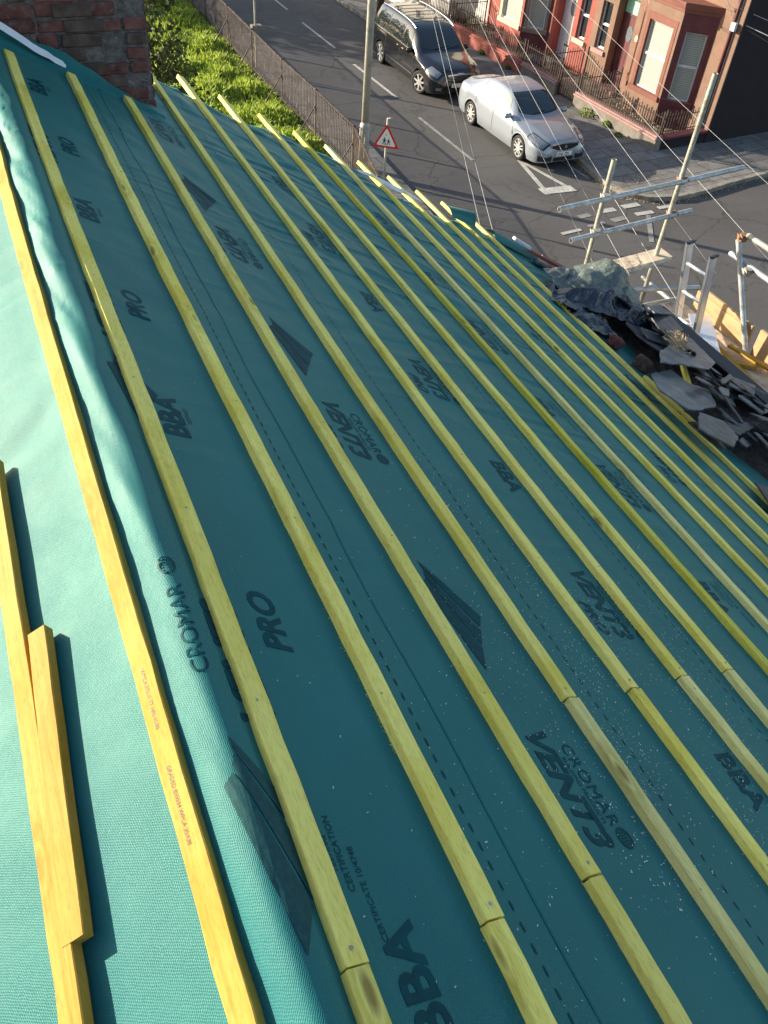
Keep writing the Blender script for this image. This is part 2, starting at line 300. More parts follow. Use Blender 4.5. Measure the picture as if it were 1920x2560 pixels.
# ------------------------------------------------------------------ ground, road, pavements
g=MB().box(-150,170,-120,220,-.3,0); struct(g.build('road','road'))
lawn=MB(); 
pts=[(-40,-30),(8.0,-30),(8.0,17.4),(8.3,17.6),(8.93,20.6),(8.85,31),(8.6,60),(-40,60)]
lawn.poly([(x,y,.0) for x,y in pts],.05); struct(lawn.build('lawn_soil','soil'))
near=MB(); near.poly([(x,y,0) for x,y in [(8.0,-30),(9.4,-30),(9.6,14),(10.0,18),(10.15,22),(9.9,40),(9.6,60),(8.62,60),(8.87,31),(8.95,20.6),(8.32,17.55),(8.0,17.4)]],.10)
struct(near.build('pavement','slab'))
kerb=[(13.6,60),(14.3,46),(14.85,35.5),(15.35,28),(15.75,22.5),(15.72,20.2),(15.6,18.6),(15.62,17.9),(15.8,17.4),(16.25,17.0),(17.2,16.82),(18.2,16.95),(19.4,17.2),(21,17.45),(26,18.0),(45,20.2)]
def offs(path,d):
    o=[]
    for i,p in enumerate(path):
        a=Vector(path[max(i-1,0)]); b=Vector(path[min(i+1,len(path)-1)]); t=(b-a).normalized(); o.append((p[0]-t.y*d,p[1]+t.x*d))
    return o
k2=offs(kerb,.15)
# far pavement slabs fill
pv=MB(); pv.poly([(x,y,0) for x,y in k2]+[(45,60,0),(13.9,60,0)][0:1]+[(16,60,0)],.112); struct(pv.build('pavement','slab'))
kb=MB()
for (a,b,c,d) in zip(kerb,kerb[1:],k2[1:],k2): 
    n=max(1,int((Vector(a)-Vector(b)).length/.9))
    for i in range(n):
        t0=i/n; t1=(i+1)/n-.006
        L=lambda p,q,t:(p[0]+(q[0]-p[0])*t,p[1]+(q[1]-p[1])*t)
        A=L(a,b,t0);B=L(a,b,t1);Cc=L(d,c,t1);D=L(d,c,t0); kb.poly([(*A,0),(*B,0),(*Cc,0),(*D,0)],.122+rnd.uniform(-.004,.004))
struct(kb.build('kerb','kerb'))
lt=MB(); rr=random.Random(77)
for k in range(1500):
    i=rr.randrange(4,len(kerb)-2); u=rr.random(); a=Vector(kerb[i]).lerp(Vector(kerb[i+1]),u); off=-abs(rr.gauss(0,.10)) if rr.random()<.75 else rr.uniform(.15,1.8); q=offs([kerb[i],kerb[i+1]],off); q=Vector(q[0]).lerp(Vector(q[1]),u); z=.012 if off<0 else .128
    an=rr.uniform(0,PI); sz=rr.uniform(.012,.035); U=Vector((CO(an),S(an),0))*sz; V_=Vector((-S(an),CO(an),rr.uniform(-.3,.6)))*sz*.6; p=Vector((q.x,q.y,z)); lt.F(lt.V(p-U),lt.V(p-V_*.8),lt.V(p+U),lt.V(p+V_))
tag(lt.build('leaf_litter','straw',None,fixn=False),'brown leaf litter gathered along the far kerb','leaf litter',kind='stuff')
# road markings
MK=[0]
def mark(pts,mat='paint',name='road_marking'): 
    MK[0]+=1; z_=.004+.0012*(MK[0]%5)
    o=MB().poly([(x,y,z_) for x,y in pts],.004).build(name,mat); return struct(o)
def mline(a,b,w,mat='paint'):
    a=Vector(a);b=Vector(b);t=(b-a).normalized();n=Vector((-t.y,t.x))*w/2; mark([tuple(a+n),tuple(b+n),tuple(b-n),tuple(a-n)],mat)
mline((12.2,40.2),(12.33,35.63),.09); mline((12.34,33.93),(12.47,30.81),.09); mline((12.48,29.06),(12.62,25.77),.10); mline((12.6,24.02),(12.72,20.66),.10,'paintw')
mline((12.05,46.5),(12.15,42.5),.09)
tri=[((14.08,20.35),(13.70,18.12),.13),((14.08,20.35),(14.52,18.3),.12),((13.60,18.33),(14.62,18.28),.36)]
for i,(a,b,w) in enumerate(tri): mark([tuple(p) for p in [Vector(a)+Vector((-w/2,0)) if i<2 else Vector(a)+Vector((0,w/2)),Vector(b)+Vector((-w/2,0)) if i<2 else Vector(b)+Vector((0,w/2)),Vector(b)+Vector((w/2,0)) if i<2 else Vector(b)-Vector((0,w/2)),Vector(a)+Vector((w/2,0)) if i<2 else Vector(a)-Vector((0,w/2))]],'paint')
for a,b,w,m in [((12.8,16.03),(13.42,16.10),.12,'paint'),((13.73,16.2),(14.28,16.28),.13,'paintw'),((14.55,16.30),(15.0,16.36),.2,'paintw'),((15.40,16.43),(15.97,16.44),.17,'paint'),((16.25,16.58),(16.7,16.6),.15,'paint'),
                ((15.3,16.9),(15.86,16.93),.2,'paint'),((14.5,16.84),(15.02,16.86),.2,'paint'),((13.78,16.72),(14.15,16.76),.18,'paintw'),((15.72,16.3),(14.85,15.0),.13,'paintw')]: mline(a,b,w,m)
mline((15.25,20.6),(15.42,18.7),.07,'paintw')
# ------------------------------------------------------------------ roof geometry of the house we stand on
TH=0.497775; CT,ST=CO(TH),S(TH); G=.352; B0=Vector((.23585,0,8.04298)); NR=Vector((ST,0,CT)); TR=Vector((CT,0,-ST))
def RP(d,Y,h=0): return B0+TR*d+Vector((0,Y,0))+NR*(h-.0125)      # d from first batten centre, h above membrane
XR=.15; ZR=8.076; DR=(XR-B0.x)/CT
def wr(d,Y):
    """small undulation of the cloth: d measured from first batten"""
    far=max(0,(Y-2.2)/4.2); far=min(1,far)
    a=noise.noise(Vector((d*1.3,Y*.7,1)))*.006
    ph=(d*1.0+Y*.75)
    b=(noise.noise(Vector((ph*2.2,(d-Y)*.5,5)))**2)*.085*far**1.1 + (1-abs(noise.noise(Vector((ph*4.2,(d-Y)*.55,9)))))**6*.016*far**.8 + (1-abs(noise.noise(Vector((ph*1.7+3,(d*.6-Y)*.8,19)))))**8*.007
    c=abs(noise.noise(Vector((Y*1.6,d*6,3))))*.004
    sag=0
    if d>-.03:
        f=(d/G)%1.0; sag=S(PI*f)**2
        return a*.6*sag+ (b+c)*sag*.9 -.013*sag**.6 + b*.10
    return a*.5
def MP(d,Y,h=0):
    """point on the membrane, d from ridge batten axis; negative past the ridge"""
    q=d-DR; e=q
    fold=(.032+.003*S(Y*1.7))*math.exp(-(abs(q)/(.060 if q>0 else .105))**2.2)+.006*math.exp(-((q+.045+.012*S(Y*2.1))/.03)**2)*min(1,max(0,(Y-1.2)/3))
    z=ZR-ST*(math.sqrt(q*q+.0012)-.012)+fold
    x=XR+e*CT
    w=wr(d,Y)
    if q<0: 
        z+=noise.noise(Vector((q*2.5,Y*1.4,2)))*.008*min(1,-q*8)
        # one broad diagonal crease on the sunny side
        k=(Y-2.2)-(-q-.1)*-.55; z-=.012*math.exp(-(k/.05)**2)*min(1,max(0,(-q-.08)*8))
        fz=(.018*noise.noise(Vector((Y*3.1+q*9,q*9,4)))+.008*(1-abs(noise.noise(Vector((Y*6+q*25,q*7-Y,8)))))**4)*math.exp(-((q+.05)/.05)**2); z+=fz*(.35+Y*.3)
        return Vector((x-ST*h,Y,z+CT*h+w))
    return Vector((x,Y,z))+NR*(w+h)
def verge(d):
    return 6.42+.13*S(d*3.1)+.05*S(d*9+1)
RIDGE_Y0=-2.5
mem=MB(); d0,d1=-2.9,5.75; nd=250; ny=240
ds=[]; x=d0
while x<d1: ds.append(x); x+=(.055 if x<-.6 else .0293 if x>.1 else .014)
ds=[d for d in ds]
rows=[]
for d in ds:
    ye=verge(d); r=[]
    for j in range(ny+1):
        t=j/ny; Y=-2.0+(ye+2.0)*t**.9
        p=MP(d,Y)
        if j==ny: p.z-=.06; p.y-=.02
        # cloth dressed up against the chimney
        r.append(mem.V(p))
    rows.append(r)
def chim(d,Y): return -.75<d<.93 and Y>5.43
for i in range(len(ds)-1):
    for j in range(ny):
        Y=-2.0+(verge(ds[i])+2.0)*((j+.5)/ny)**.9
        if chim(ds[i],Y): continue
        mem.F(rows[i][j],rows[i+1][j],rows[i+1][j+1],rows[i][j+1])
memo=mem.build('roofing_membrane','mem',None,smooth=True,fixn=False)
tag(memo,'teal green breather membrane stretched over the ridge and down both slopes under the battens','roofing membrane')
# printed marks on the membrane (children)
def PF(d,Y,dirn,h=.0014):
    def f(u,v):
        if dirn<0: dd=d+v; YY=Y-u      # reads toward the viewer, tops face down the slope
        else: dd=d-v; YY=Y+u           # reads away, tops face the ridge
        p=MP(dd,YY,h); return p
    return f
def pr(txt,size,d,Y,dirn,bold=.03,mat='print',space=1.0,shear=.0,name='printed_lettering'):
    return textmesh(name,txt,size,PF(d,Y,dirn),mat,memo,bold,shear,space,subdiv=3)
def wedge(d,Y,sc=1.0,mat='print'):
    P=[(0,.0),(.015,-.10),(.13,-.225),(.005,-.43),(-.03,-.30),(-.055,-.18)]
    o=MB(); n=10
    # two dark panels with a thin clear line between, fan shaped
    def panel(a0,a1,b0,b1,apex):
        def fn(u,v):
            ea=Vector(a0).lerp(Vector(a1),u); eb=Vector(b0).lerp(Vector(b1),u); p=ea.lerp(eb,v)
            return MP(d+p.x*sc,Y+p.y*sc,.0020)
        o.grid(fn,n,4)
    panel((0,0),(.135,-.225),(0.0,-.03),(.105,-.27),None)
    panel((0,-.04),(.098,-.285),(-.01,-.07),(.062,-.345),None)
    panel((-.012,-.08),(.056,-.355),(-.04,-.10),(.01,-.44),None)
    return o.build('printed_mark',mat,memo,fixn=False)
def ball(d,Y,sc=.028):
    o=MB(); ring=[]
    for k in range(24):
        a=k*PI/12
        for r in (1.0,.8): ring.append(o.V(MP(d+CO(a)*sc*r*.8,Y+S(a)*sc*r,.0022)))
    for k in range(24): o.F(ring[2*k],ring[2*k+1],ring[(2*k+3)%48],ring[(2*k+2)%48])
    for k in range(-2,3):
        w=sc*.07; c=k*sc*.28; L=sc*.6
        o.F(*[o.V(MP(d+a*L*.8,Y+c+b*w,.0022)) for a,b in ((-1,-1),(1,-1),(1,1),(-1,1))])
    return o.build('printed_emblem','print',memo,fixn=False)
def block_vent(d,Y,dirn,mat='print',s=1.0):
    sg=-1 if dirn<0 else 1
    pr('VENT3',.118*s,d,Y,dirn,.035,mat,1.0,.25)
    pr('PRO',.080*s,d+.092*sg*s,Y+.18*sg*s,dirn,.03,mat,1.0,.25)
    pr('CROMAR',.058*s,d-sg*.115*s,Y+.06*sg*s,dirn,.0,mat,1.05)
    pr('BUILDING PRODUCTS',.020*s,d-sg*.092*s,Y+.10*sg*s,dirn,.0,mat,1.0)
    ball(d-sg*.135*s,Y+sg*(.345)*s,.03*s)
def block_bba(d,Y,dirn,mat='print'):
    sg=-1 if dirn<0 else 1
    pr('BBA',.115,d,Y,dirn,.03,mat,1.0)
    pr('APPROVAL',.024,d-sg*.112,Y+sg*.0,dirn,0,mat); pr('INSPECTION',.024,d-sg*.134,Y+sg*.02,dirn,0,mat)
    pr('CERTIFICATE 10/4748',.030,d-sg*.165,Y-sg*.01,dirn,0,mat)
# first roll reads away from the viewer
for Y in (2.0,3.42,4.85): 
    pr('BBA',.115,.135,Y-.08,1,.03); pr('TESTING',.022,.015 if False else .145+.02,Y+.0,1,0)
pr('BBA',.115,.168,.24,1,.03); pr('TESTING',.020,.052,.56,1,.002); pr('CERTIFICATION',.022,.076,.52,1,.004); pr('CERTIFICATE 10/4748',.020,.106,.42,1,.002)
for Y in (1.02,2.52,3.95): pr('PRO',.10,.17,Y+.08,1,.03,shear=.2); pr('VENT3',.12,.045,Y-.13,1,.03,shear=.2)
pr('CROMAR',.062,-.075,1.02,1,0); ball(-.095,1.34,.028)
wedge(-.09,.86,1.0,'printgrey'); wedge(-.03,2.30,.8,'print')
# second roll and the ones below it
for Y in (.86,2.38,3.85,5.3): block_vent(.80,Y,-1)
for Y in (1.49,2.96,4.42): wedge(.79,Y)
for Y in (.72,2.21,3.66,5.15): block_bba(1.62,Y,-1)
for Y in (1.56,3.02,4.48): block_vent(1.60,Y,-1)
for Y in (1.58,3.03,4.48): block_bba(2.54,Y,-1)
for Y in (.95,2.45,3.9,5.4): block_vent(2.58,Y,-1)
for Y in (1.35,2.8,4.3): block_vent(3.45,Y,-1)
for Y in (2.1,3.6,5.0): block_bba(3.5,Y,-1)
for Y in (2.5,4.0): block_vent(4.35,Y,-1)
for Y in (3.3,4.8): block_bba(4.3,Y,-1)
# dashed printed guide lines, lap seams
def dashes(d,y0,y1,st=.045,ln=.022,w=.0022):
    o=MB(); Y=y0
    while Y<y1:
        o.F(*[o.V(MP(d+a*w,Y+b,.002)) for a,b in ((-1,0),(1,0),(1,ln),(-1,ln))]); Y+=st
    return o.build('dashed_guide_line','print',memo,fixn=False)
for d in (.44,1.20,2.02,2.95,3.85): dashes(d,.1,6.2)
def seam(d,y0,y1):
    o=MB(); n=160
    o.grid(lambda u,v: MP(d+.004*S(u*40)+(v-.5)*.012,y0+(y1-y0)*u,.0015+.003*(1-abs(v-.5)*2)),n,2); return o.build('lap_seam','mem',memo,smooth=True,fixn=False)
seam(.52,-.5,6.3)
# turned-up cloth at the chimney foot with white underside showing
t=MB()
def cu(u,v):
    X=-.22+1.28*u; d=(X-B0.x)/CT; base=MP(d,5.36); w=.10*S(PI*min(1,max(0,u*.9+.1)))+.03*S(u*13)
    a=v*1.35
    return base+Vector((0,.10*S(a)*1.0+.01*S(u*17),.015+w*(1-CO(a))*.9+ (0 if v>0 else -.02)))
t.grid(cu,40,6); o=t.build('upturned_cloth','mem',memo,smooth=True,fixn=False)
t=MB()
def cu2(u,v):
    X=-.10+.78*u; d=(X-B0.x)/CT; b=MP(d,5.40); w=.035*S(PI*u)**.8+.002
    return b+Vector((.0,.0+.03*v,.055+.025*S(u*5)-.01*u+ w*v))
t.grid(cu2,24,3); t.build('white_cloth_underside','memwhite',memo,smooth=True,fixn=False)
# loose flap at the verge, white underside seen near battens 11 and 12
t=MB(); t.grid(lambda u,v: RP(2.98+u*.75,6.44+.06*v+.03*S(u*9),.015+.022*v*S(PI*u)),14,3); t.build('white_cloth_underside','memwhite',memo,smooth=True,fixn=False)
t=MB(); t.grid(lambda u,v: RP(3.98+u*.30,6.30+.22*v,.045+.10*S(PI*v*.8)*(.4+.6*u)),8,6); t.build('loose_cloth_flap','mem',memo,smooth=True,fixn=False)
t=MB(); t.grid(lambda u,v: RP(4.62+u*.55,6.35+.22*v-.10*u,.02+.05*S(PI*v)),10,5); t.build('loose_cloth_flap','mem',memo,smooth=True,fixn=False)
# the house under the roof
hs=thing('own_terraced_house','brick terraced house being re-roofed beneath the green membrane','house',(2.4,3,0))
b=MB(); b.box(-5.2,5.35,-6,6.30,0,5.0); b.build('wall','house_brick',hs)
b=MB(); pr_=[(-5.2,0,5.0),(5.35,0,5.0),(5.35,0,5.19),(.15,0,8.0),(-5.2,0,5.1)]
b.poly([(x,-6,z) for x,y,z in pr_],12.3,(0,1,0)); b.build('gable_wall','house_brick',hs)
b=MB()
for d in (.02,):
    b.obox(RP(-.05,6.28,-.045),TR*6.05,(0,.05,0),NR*.03); b.obox(RP(-.05,6.33,-.16),TR*6.05,(0,.035,0),NR*.125)
b.build('verge_board','blackplastic',hs)
b=MB(); b.obox(RP(5.0,-4,-.05),TR*1.12,(0,10.35,0),NR*.03); b.build('eaves_boarding','rubble',hs)
b=MB(); b.box(5.62,5.74,-4,5.42,5.16,5.42); b.box(5.74,5.79,-4,5.42,5.34,5.40); b.build('gutter','blackplastic',hs,bevel=.012)
# chimney: individually uneven bricks
chb=MB(); chb.box(-.62,1.035,5.535,6.15,6.9,9.6); ch=chb.build('chimney','mortar',hs)
for mi,mat in enumerate(('brick_a','brick_b')):
    q=MB(); rr=random.Random(5)
    z=7.42; row=0
    while z<9.2:
        x=-.62+(0 if row%2 else -.11)
        while x<1.04:
            L=.212+rr.uniform(-.012,.02)
            if rr.random()<.22: L*=.5
            x0=max(x,-.62); x1=min(x+L,1.045); sel=rr.random(); pro=rr.uniform(-.004,.012); jz=rr.uniform(-.003,.003)
            if x1-x0>.05 and (sel<.55)==(mi==0): 
                n0=len(q.v); q.box(x0,x1,5.524-pro,5.60,z+jz,z+.066+jz+rr.uniform(-.005,.005))
                for k in range(n0,len(q.v)): q.v[k]=q.v[k]+Vector((rr.uniform(-.004,.004),rr.uniform(-.003,.003),rr.uniform(-.003,.003)))
            x+=L+.016
        # right flank bricks
        y=5.54
        while y<6.1:
            if (rr.random()<.6)==(mi==0): q.box(1.02,1.047,y,min(y+.2,6.14),z,z+.062)
            y+=.215
        z+=.078; row+=1
    q.build('brickwork',mat,ch,bevel=.007)
# ------------------------------------------------------------------ battens
def batten(pts,w=.05,t=.0285,mat='batten',label='',side=0,group='roof battens nailed across the membrane',parent=None,cat='roof batten',seed=0,chip=.0,name='roof_batten'):
    """pts: list of (world point on top of membrane, normal, across) along the length"""
    o=MB(); rr=random.Random(seed); c=.0022; prof=[(-w/2,0),(w/2,0),(w/2,t-c),(w/2-c,t),(-w/2+c,t),(-w/2,t-c)]
    rings=[]; 
    A=Vector(pts[0][0]); B=Vector(pts[-1][0]); L=(B-A).length; n=max(2,int(L/.09)); nr=Vector(pts[0][1]); ac=Vector(pts[0][2])
    for i in range(n+1):
        u=i/n; p=A.lerp(B,u); bow=ac*(.0055*S(u*L*1.3+seed)+.0015*rr.uniform(-1,1))
        ring=[]
        for k,(a,b) in enumerate(prof):
            e=0 if i in(0,n) else rr.uniform(-.0007,.0007)
            ring.append(o.V(p+bow+ac*(a+e)+nr*(b+(e if k>1 else 0)+.001)+ ((B-A).normalized()*rr.uniform(-.0015,.0015) if i in (0,n) else Vector())))
        rings.append(ring)
    for P,Q in zip(rings,rings[1:]):
        for k in range(6): o.F(P[k],P[(k+1)%6],Q[(k+1)%6],Q[k])
    o.F(*rings[0]); o.F(*rings[-1][::-1])
    # raised fuzzy saw fibres along the near lower edge
    if name=='roof_batten' and abs(A.x)<2.2:
        for k in range(int(min(L,5)*70)):
            y=rr.random()**1.6; p=A.lerp(B,min(1,max(0,(abs(A.y)/L)+y*.45)))+ac*(-w/2*(1 if rr.random()<.8 else -1))+nr*rr.uniform(.001,.006)
            q=p-ac*rr.uniform(.001,.005)*(1 if rr.random()<.8 else -1)+(B-A).normalized()*rr.uniform(-.006,.006); e=(B-A).normalized()*.0009; o.F(o.V(p-e),o.V(p+e),o.V(q+nr*rr.uniform(-.001,.003)))
    ob=o.build(name,mat,parent)
    tag(ob,label,cat,group); return ob
def roofbat(d,y0,y1,mat,label,seed,dd=0):
    return batten([(RP(d,y0,0),NR,TR),(RP(d+dd,y1,0),NR,TR)],mat=mat,label=label,seed=seed)
ORD=['first','second','third','fourth','fifth','sixth','seventh','eighth','ninth','tenth','eleventh','twelfth','thirteenth','fourteenth','fifteenth','sixteenth']
tipY=[5.22,5.34,5.39,6.66,6.70,6.71,6.74,6.74,6.81,6.82,6.81,6.80,6.85,6.86]
joint={0:.385,1:.40,2:.435,3:.93,4:.96,5:1.01,6:1.04}
nails=MB()
for i in range(14):
    far={0:'ending below the chimney',1:'ending at the chimney foot',2:'ending right of the chimney foot'}.get(i,'tip poking past the roof edge')
    m='batten_gold' if i in (7,) else 'batten_old' if i in (8,) else 'batten'
    lab='%s batten from the ridge on the shaded slope, %s'%(ORD[i],far)
    if i==7: lab='eighth batten from the ridge on the shaded slope, deeper golden yellow than its neighbours'
    if i==13: lab='lowest full-length batten on the shaded slope, running beside the broken slates'
    y0=joint.get(i,-1.6); roofbat(i*G,y0+.002,tipY[i],m,lab,i,dd=-.006*(i%3))
    if i in joint:
        m2='batten_old' if i in (3,5,6) else 'batten'
        roofbat(i*G+.003,-1.6,y0-.003,m2,'near end piece butted to the %s batten from the ridge on the shaded slope'%ORD[i],40+i)
        for yy in (y0+.03,): 
            p=RP(i*G+rnd.uniform(-.008,.008),yy,.0297); nails.tube([p,p+NR*.0022],.0042,8)
        # torn fibres at the cut
        for k in range(16):
            p=RP(i*G+rnd.uniform(-.027,.027),y0+rnd.uniform(-.006,.004),.0275+rnd.uniform(0,.002)); q=p+NR*rnd.uniform(.001,.007)+Vector((rnd.uniform(-.012,.012),rnd.uniform(-.01,.01),0)); 
for i in range(14):
    for k in range(11):
        yy=.36+.60*k+rnd.uniform(-.02,.02)
        if yy<tipY[i]-.15 and (k or i>2): p=RP(i*G-.006*(i%3)*max(0,yy)/6.8+rnd.uniform(-.007,.007),yy,.0295); nails.tube([p,p+NR*.0016],.0032,6)
nb=nails.build('nail_heads','galvdull',None); tag(nb,'small grey nail heads driven into the battens on the shaded slope','nails',kind='stuff')
roofbat(14*G-.02,-1.6,2.72,'batten','fifteenth batten from the ridge, emerging from under the slate pile at the right edge',60)
roofbat(4.76,3.35,4.07,'batten','short batten end poking out beside the dark brick, below the lowest full batten',61)
roofbat(14.9*G,-1.5,2.2,'batten','sixteenth batten near the eaves, below the one that leaves the slate pile',62)
# sunny slope
NL=Vector((-ST,0,CT)); TL=Vector((-CT,0,-ST))
def LP(x,Y,h=0):
    p=MP((x-B0.x)/CT,Y); return Vector((x,Y,ZR-ST*(abs(x-XR)/CT)+.016))+NL*h
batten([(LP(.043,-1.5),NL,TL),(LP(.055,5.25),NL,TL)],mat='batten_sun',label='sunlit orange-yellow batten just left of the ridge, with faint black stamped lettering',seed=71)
bl=bpy.data.objects['roof_batten.%03d'%(len([o for o in bpy.data.objects if o.name.startswith('roof_batten')])-1)]
for tx,Y in (('WMCA BPLUS TT HRS 01/80',1.10),('GRADED BS5534 WPCA 25X38',.86)):
    textmesh('stamped_lettering',tx,.0125,lambda u,v,Y=Y: LP(.046+.004*(Y-u)/1.0,Y-u,.0310)+NL*0-TL*(v-.004),'black',bl,0)
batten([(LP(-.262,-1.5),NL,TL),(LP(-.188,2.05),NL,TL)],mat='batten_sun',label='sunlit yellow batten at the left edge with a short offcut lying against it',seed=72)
a=LP(-.185+.025,.70)-TL*.030; 
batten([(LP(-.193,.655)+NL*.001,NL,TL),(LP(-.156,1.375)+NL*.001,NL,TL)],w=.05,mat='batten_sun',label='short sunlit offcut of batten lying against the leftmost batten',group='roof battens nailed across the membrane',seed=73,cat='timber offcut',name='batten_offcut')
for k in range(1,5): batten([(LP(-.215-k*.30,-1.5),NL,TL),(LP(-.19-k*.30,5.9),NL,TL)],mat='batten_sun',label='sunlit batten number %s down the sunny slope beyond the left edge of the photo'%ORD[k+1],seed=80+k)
# sawdust on the cloth
sd_=MB(); rr=random.Random(3)
cl=[(1.28,1.05,.10),(1.55,1.25,.12),(1.2,.75,.10),(1.75,.9,.12),(1.35,1.4,.15),(1.0,.55,.15),(1.95,1.2,.12),(.95,1.1,.2),(1.15,1.75,.2),(1.9,.62,.2),(1.5,.5,.15),(.6,.6,.35),(2.3,1.5,.3)]
for k in range(3200):
    c=rr.choice(cl); d=rr.gauss(c[0],c[2]*.6); Y=rr.gauss(c[1],c[2]*1.3)
    if rr.random()<.12: d=rr.uniform(.05,3.5); Y=rr.uniform(.2,3.2)
    f=(d/G)%1
    if f<.1 or f>.9 or d<.04: continue
    s=rr.uniform(.0006,.0020)*(1.6 if rr.random()<.05 else 1); p=MP(d,Y,.0022); a=rr.uniform(0,PI); u=(Vector((0,1,0))*CO(a)+TR*S(a))*s*1.6; v=(Vector((0,1,0))*-S(a)+TR*CO(a))*s*.6
    sd_.F(sd_.V(p-u-v),sd_.V(p+u-v),sd_.V(p+u+v+NR*s*.6),sd_.V(p-u+v))
tag(sd_.build('sawdust','sawdust',None,fixn=False),'pale sawdust and shavings scattered over the membrane','sawdust',kind='stuff')
# ------------------------------------------------------------------ slates, rubble, bags
def rstart(Y):
    pts=[(-1,5.72),(2.5,5.68),(2.85,5.1),(3.2,4.95),(3.6,4.72),(3.95,4.85),(4.25,5.12),(5.1,5.22),(5.5,5.35),(6.2,5.5)]
    for (a,p),(b,q) in zip(pts,pts[1:]):
        if Y<=b: return p+(q-p)*(Y-a)/(b-a)
    return 5.5
rb=MB(); rb.grid(lambda u,v: RP((lambda ds_:ds_+u*(5.75-ds_))(rstart(-1.0+v*6.9))+.05*S(v*47)*(1-u),-1.0+v*6.9,(-.004 if u<.02 else .02+.20*u**1.1)+.035*noise.noise(Vector((u*9,v*50,0)))*(u>.02)),40,220)
tag(rb.build('slate_rubble','rubble',None,smooth=True,fixn=False),'dark grit and slate dust heaped along the gutter','rubble',kind='stuff')
def slate(poly,h,lab,mat,seed,t=.011,tilt=None):
    rr=random.Random(seed); o=MB(); cx=sum(p[0] for p in poly)/len(poly); cy=sum(p[1] for p in poly)/len(poly)
    ta,tb=tilt if tilt else (rr.uniform(-.12,.12),rr.uniform(-.15,.15))
    pts=[]
    n=len(poly)
    for i in range(n):      # chipped outline
        a=Vector(poly[i]); b=Vector(poly[(i+1)%n]); L=(b-a).length; m=max(1,int(L/.07)); nn=Vector((b.y-a.y,a.x-b.x)).normalized() if L else Vector((0,0))
        for k in range(m):
            q=a.lerp(b,k/m)+ (nn*rr.uniform(-.010,.006) if k else Vector((0,0))); pts.append(q)
    P=[RP(q[0],q[1],h+(q[0]-cx)*ta+(q[1]-cy)*tb) for q in pts]
    o.poly(P,t,NR); ob=o.build('roof_slate',mat,None); tag(ob,lab,'roof slate','old roof slates piled by the gutter'); return ob
SL={'A': (.20, [[4.256, 3.684], [4.783, 3.936], [4.793, 3.749], [5.076, 3.737], [4.787, 3.417], [4.342, 3.241], [4.164, 3.202], [4.102, 3.328], [4.06, 3.402]]), 'B': (.20, [[4.353, 3.23], [4.625, 3.192], [4.528, 2.971], [4.234, 2.789], [4.047, 2.883], [4.02, 2.956]]), 'C': (.30, [[4.587, 3.986], [5.566, 4.617], [5.9, 4.75], [5.65, 4.215], [5.253, 3.968], [4.663, 3.835], [4.321, 3.73]]), 'D': (.27, [[5.456, 4.909], [5.95, 5.25], [6.0, 4.95], [5.544, 4.674], [5.333, 4.739]]), 'E': (.33, [[5.404, 4.986], [6.1, 5.45], [6.05, 5.2], [5.271, 4.786]]), 'F': (.30, [[5.4, 3.82], [5.75, 4.06], [6.0, 3.98], [5.6, 3.70]]), 'G': (.26, [[5.325, 3.642], [5.75, 3.87], [5.98, 3.74], [5.547, 3.504]]), 'H': (.12, [[4.775, 3.086], [5.065, 3.231], [5.111, 3.159], [4.79, 3.009]]), 'I': (.10, [[4.205, 3.159], [4.503, 3.268], [4.493, 2.973], [4.329, 2.886], [4.237, 2.956]]), 'J': (.16, [[4.771, 3.291], [5.5, 3.442], [4.862, 3.151]]), 'K': (.31, [[5.05, 3.694], [5.75, 4.1], [5.70, 4.02], [4.995, 3.621]]), 'L': (.30, [[4.845, 3.542], [5.053, 3.587], [4.885, 3.45], [4.787, 3.439]]), 'M': (.16, [[5.15, 4.885], [5.35, 4.989], [5.40, 4.554], [5.124, 4.307], [5.05, 4.589]]), 'N': (.20, [[5.3, 3.92], [5.7, 3.973], [5.207, 3.535], [5.1, 3.633]]), 'O': (.27, [[4.618, 3.615], [5.02, 3.765], [5.052, 3.7], [4.668, 3.569]])}
lb={'A':('large broken grey-blue slate lying lowest on the membrane beside the short yellow batten end','slate_lt'),'B':('pointed green-grey slate lying between the big broken slate and the small sunlit one','slate'),'C':('big broad grey slate in the middle of the pile below the straw clump','slate_lt'),'D':('dark slate leaning near the top of the pile beside the straw','slate'),'E':('bluish slate just below the plastic sacks','slate_lt'),'F':('upper rectangular slate beside the gutter at the right edge','slate'),'G':('pale weathered rectangular slate beside the gutter at the right edge','slate_lt'),'H':('small thick slate with a bright edge at the bottom of the pile','slate_lt'),'I':('splintered slate stack tilted over the lowest batten','slate_dk'),'J':('dark triangular slate behind the pointed green-grey one','slate_dk'),'K':('narrow slate strip standing diagonally next to the gutter','slate'),'L':('small arrow shaped slate fragment in the grit','slate_lt'),'M':('long brown-black slate at the upper left of the pile beside the straw','slate_dk'),'N':('wide dark slate half buried in grit right of the big broken slate','slate_dk'),'O':('thin bluish slate sliver above the big broken slate','slate_lt')}
for k,(h,pl) in SL.items(): slate(pl,h-.02 if k in 'ABC' else h,lb[k][0],lb[k][1],ord(k),tilt=(.05,-.04) if k in 'ABC' else None)
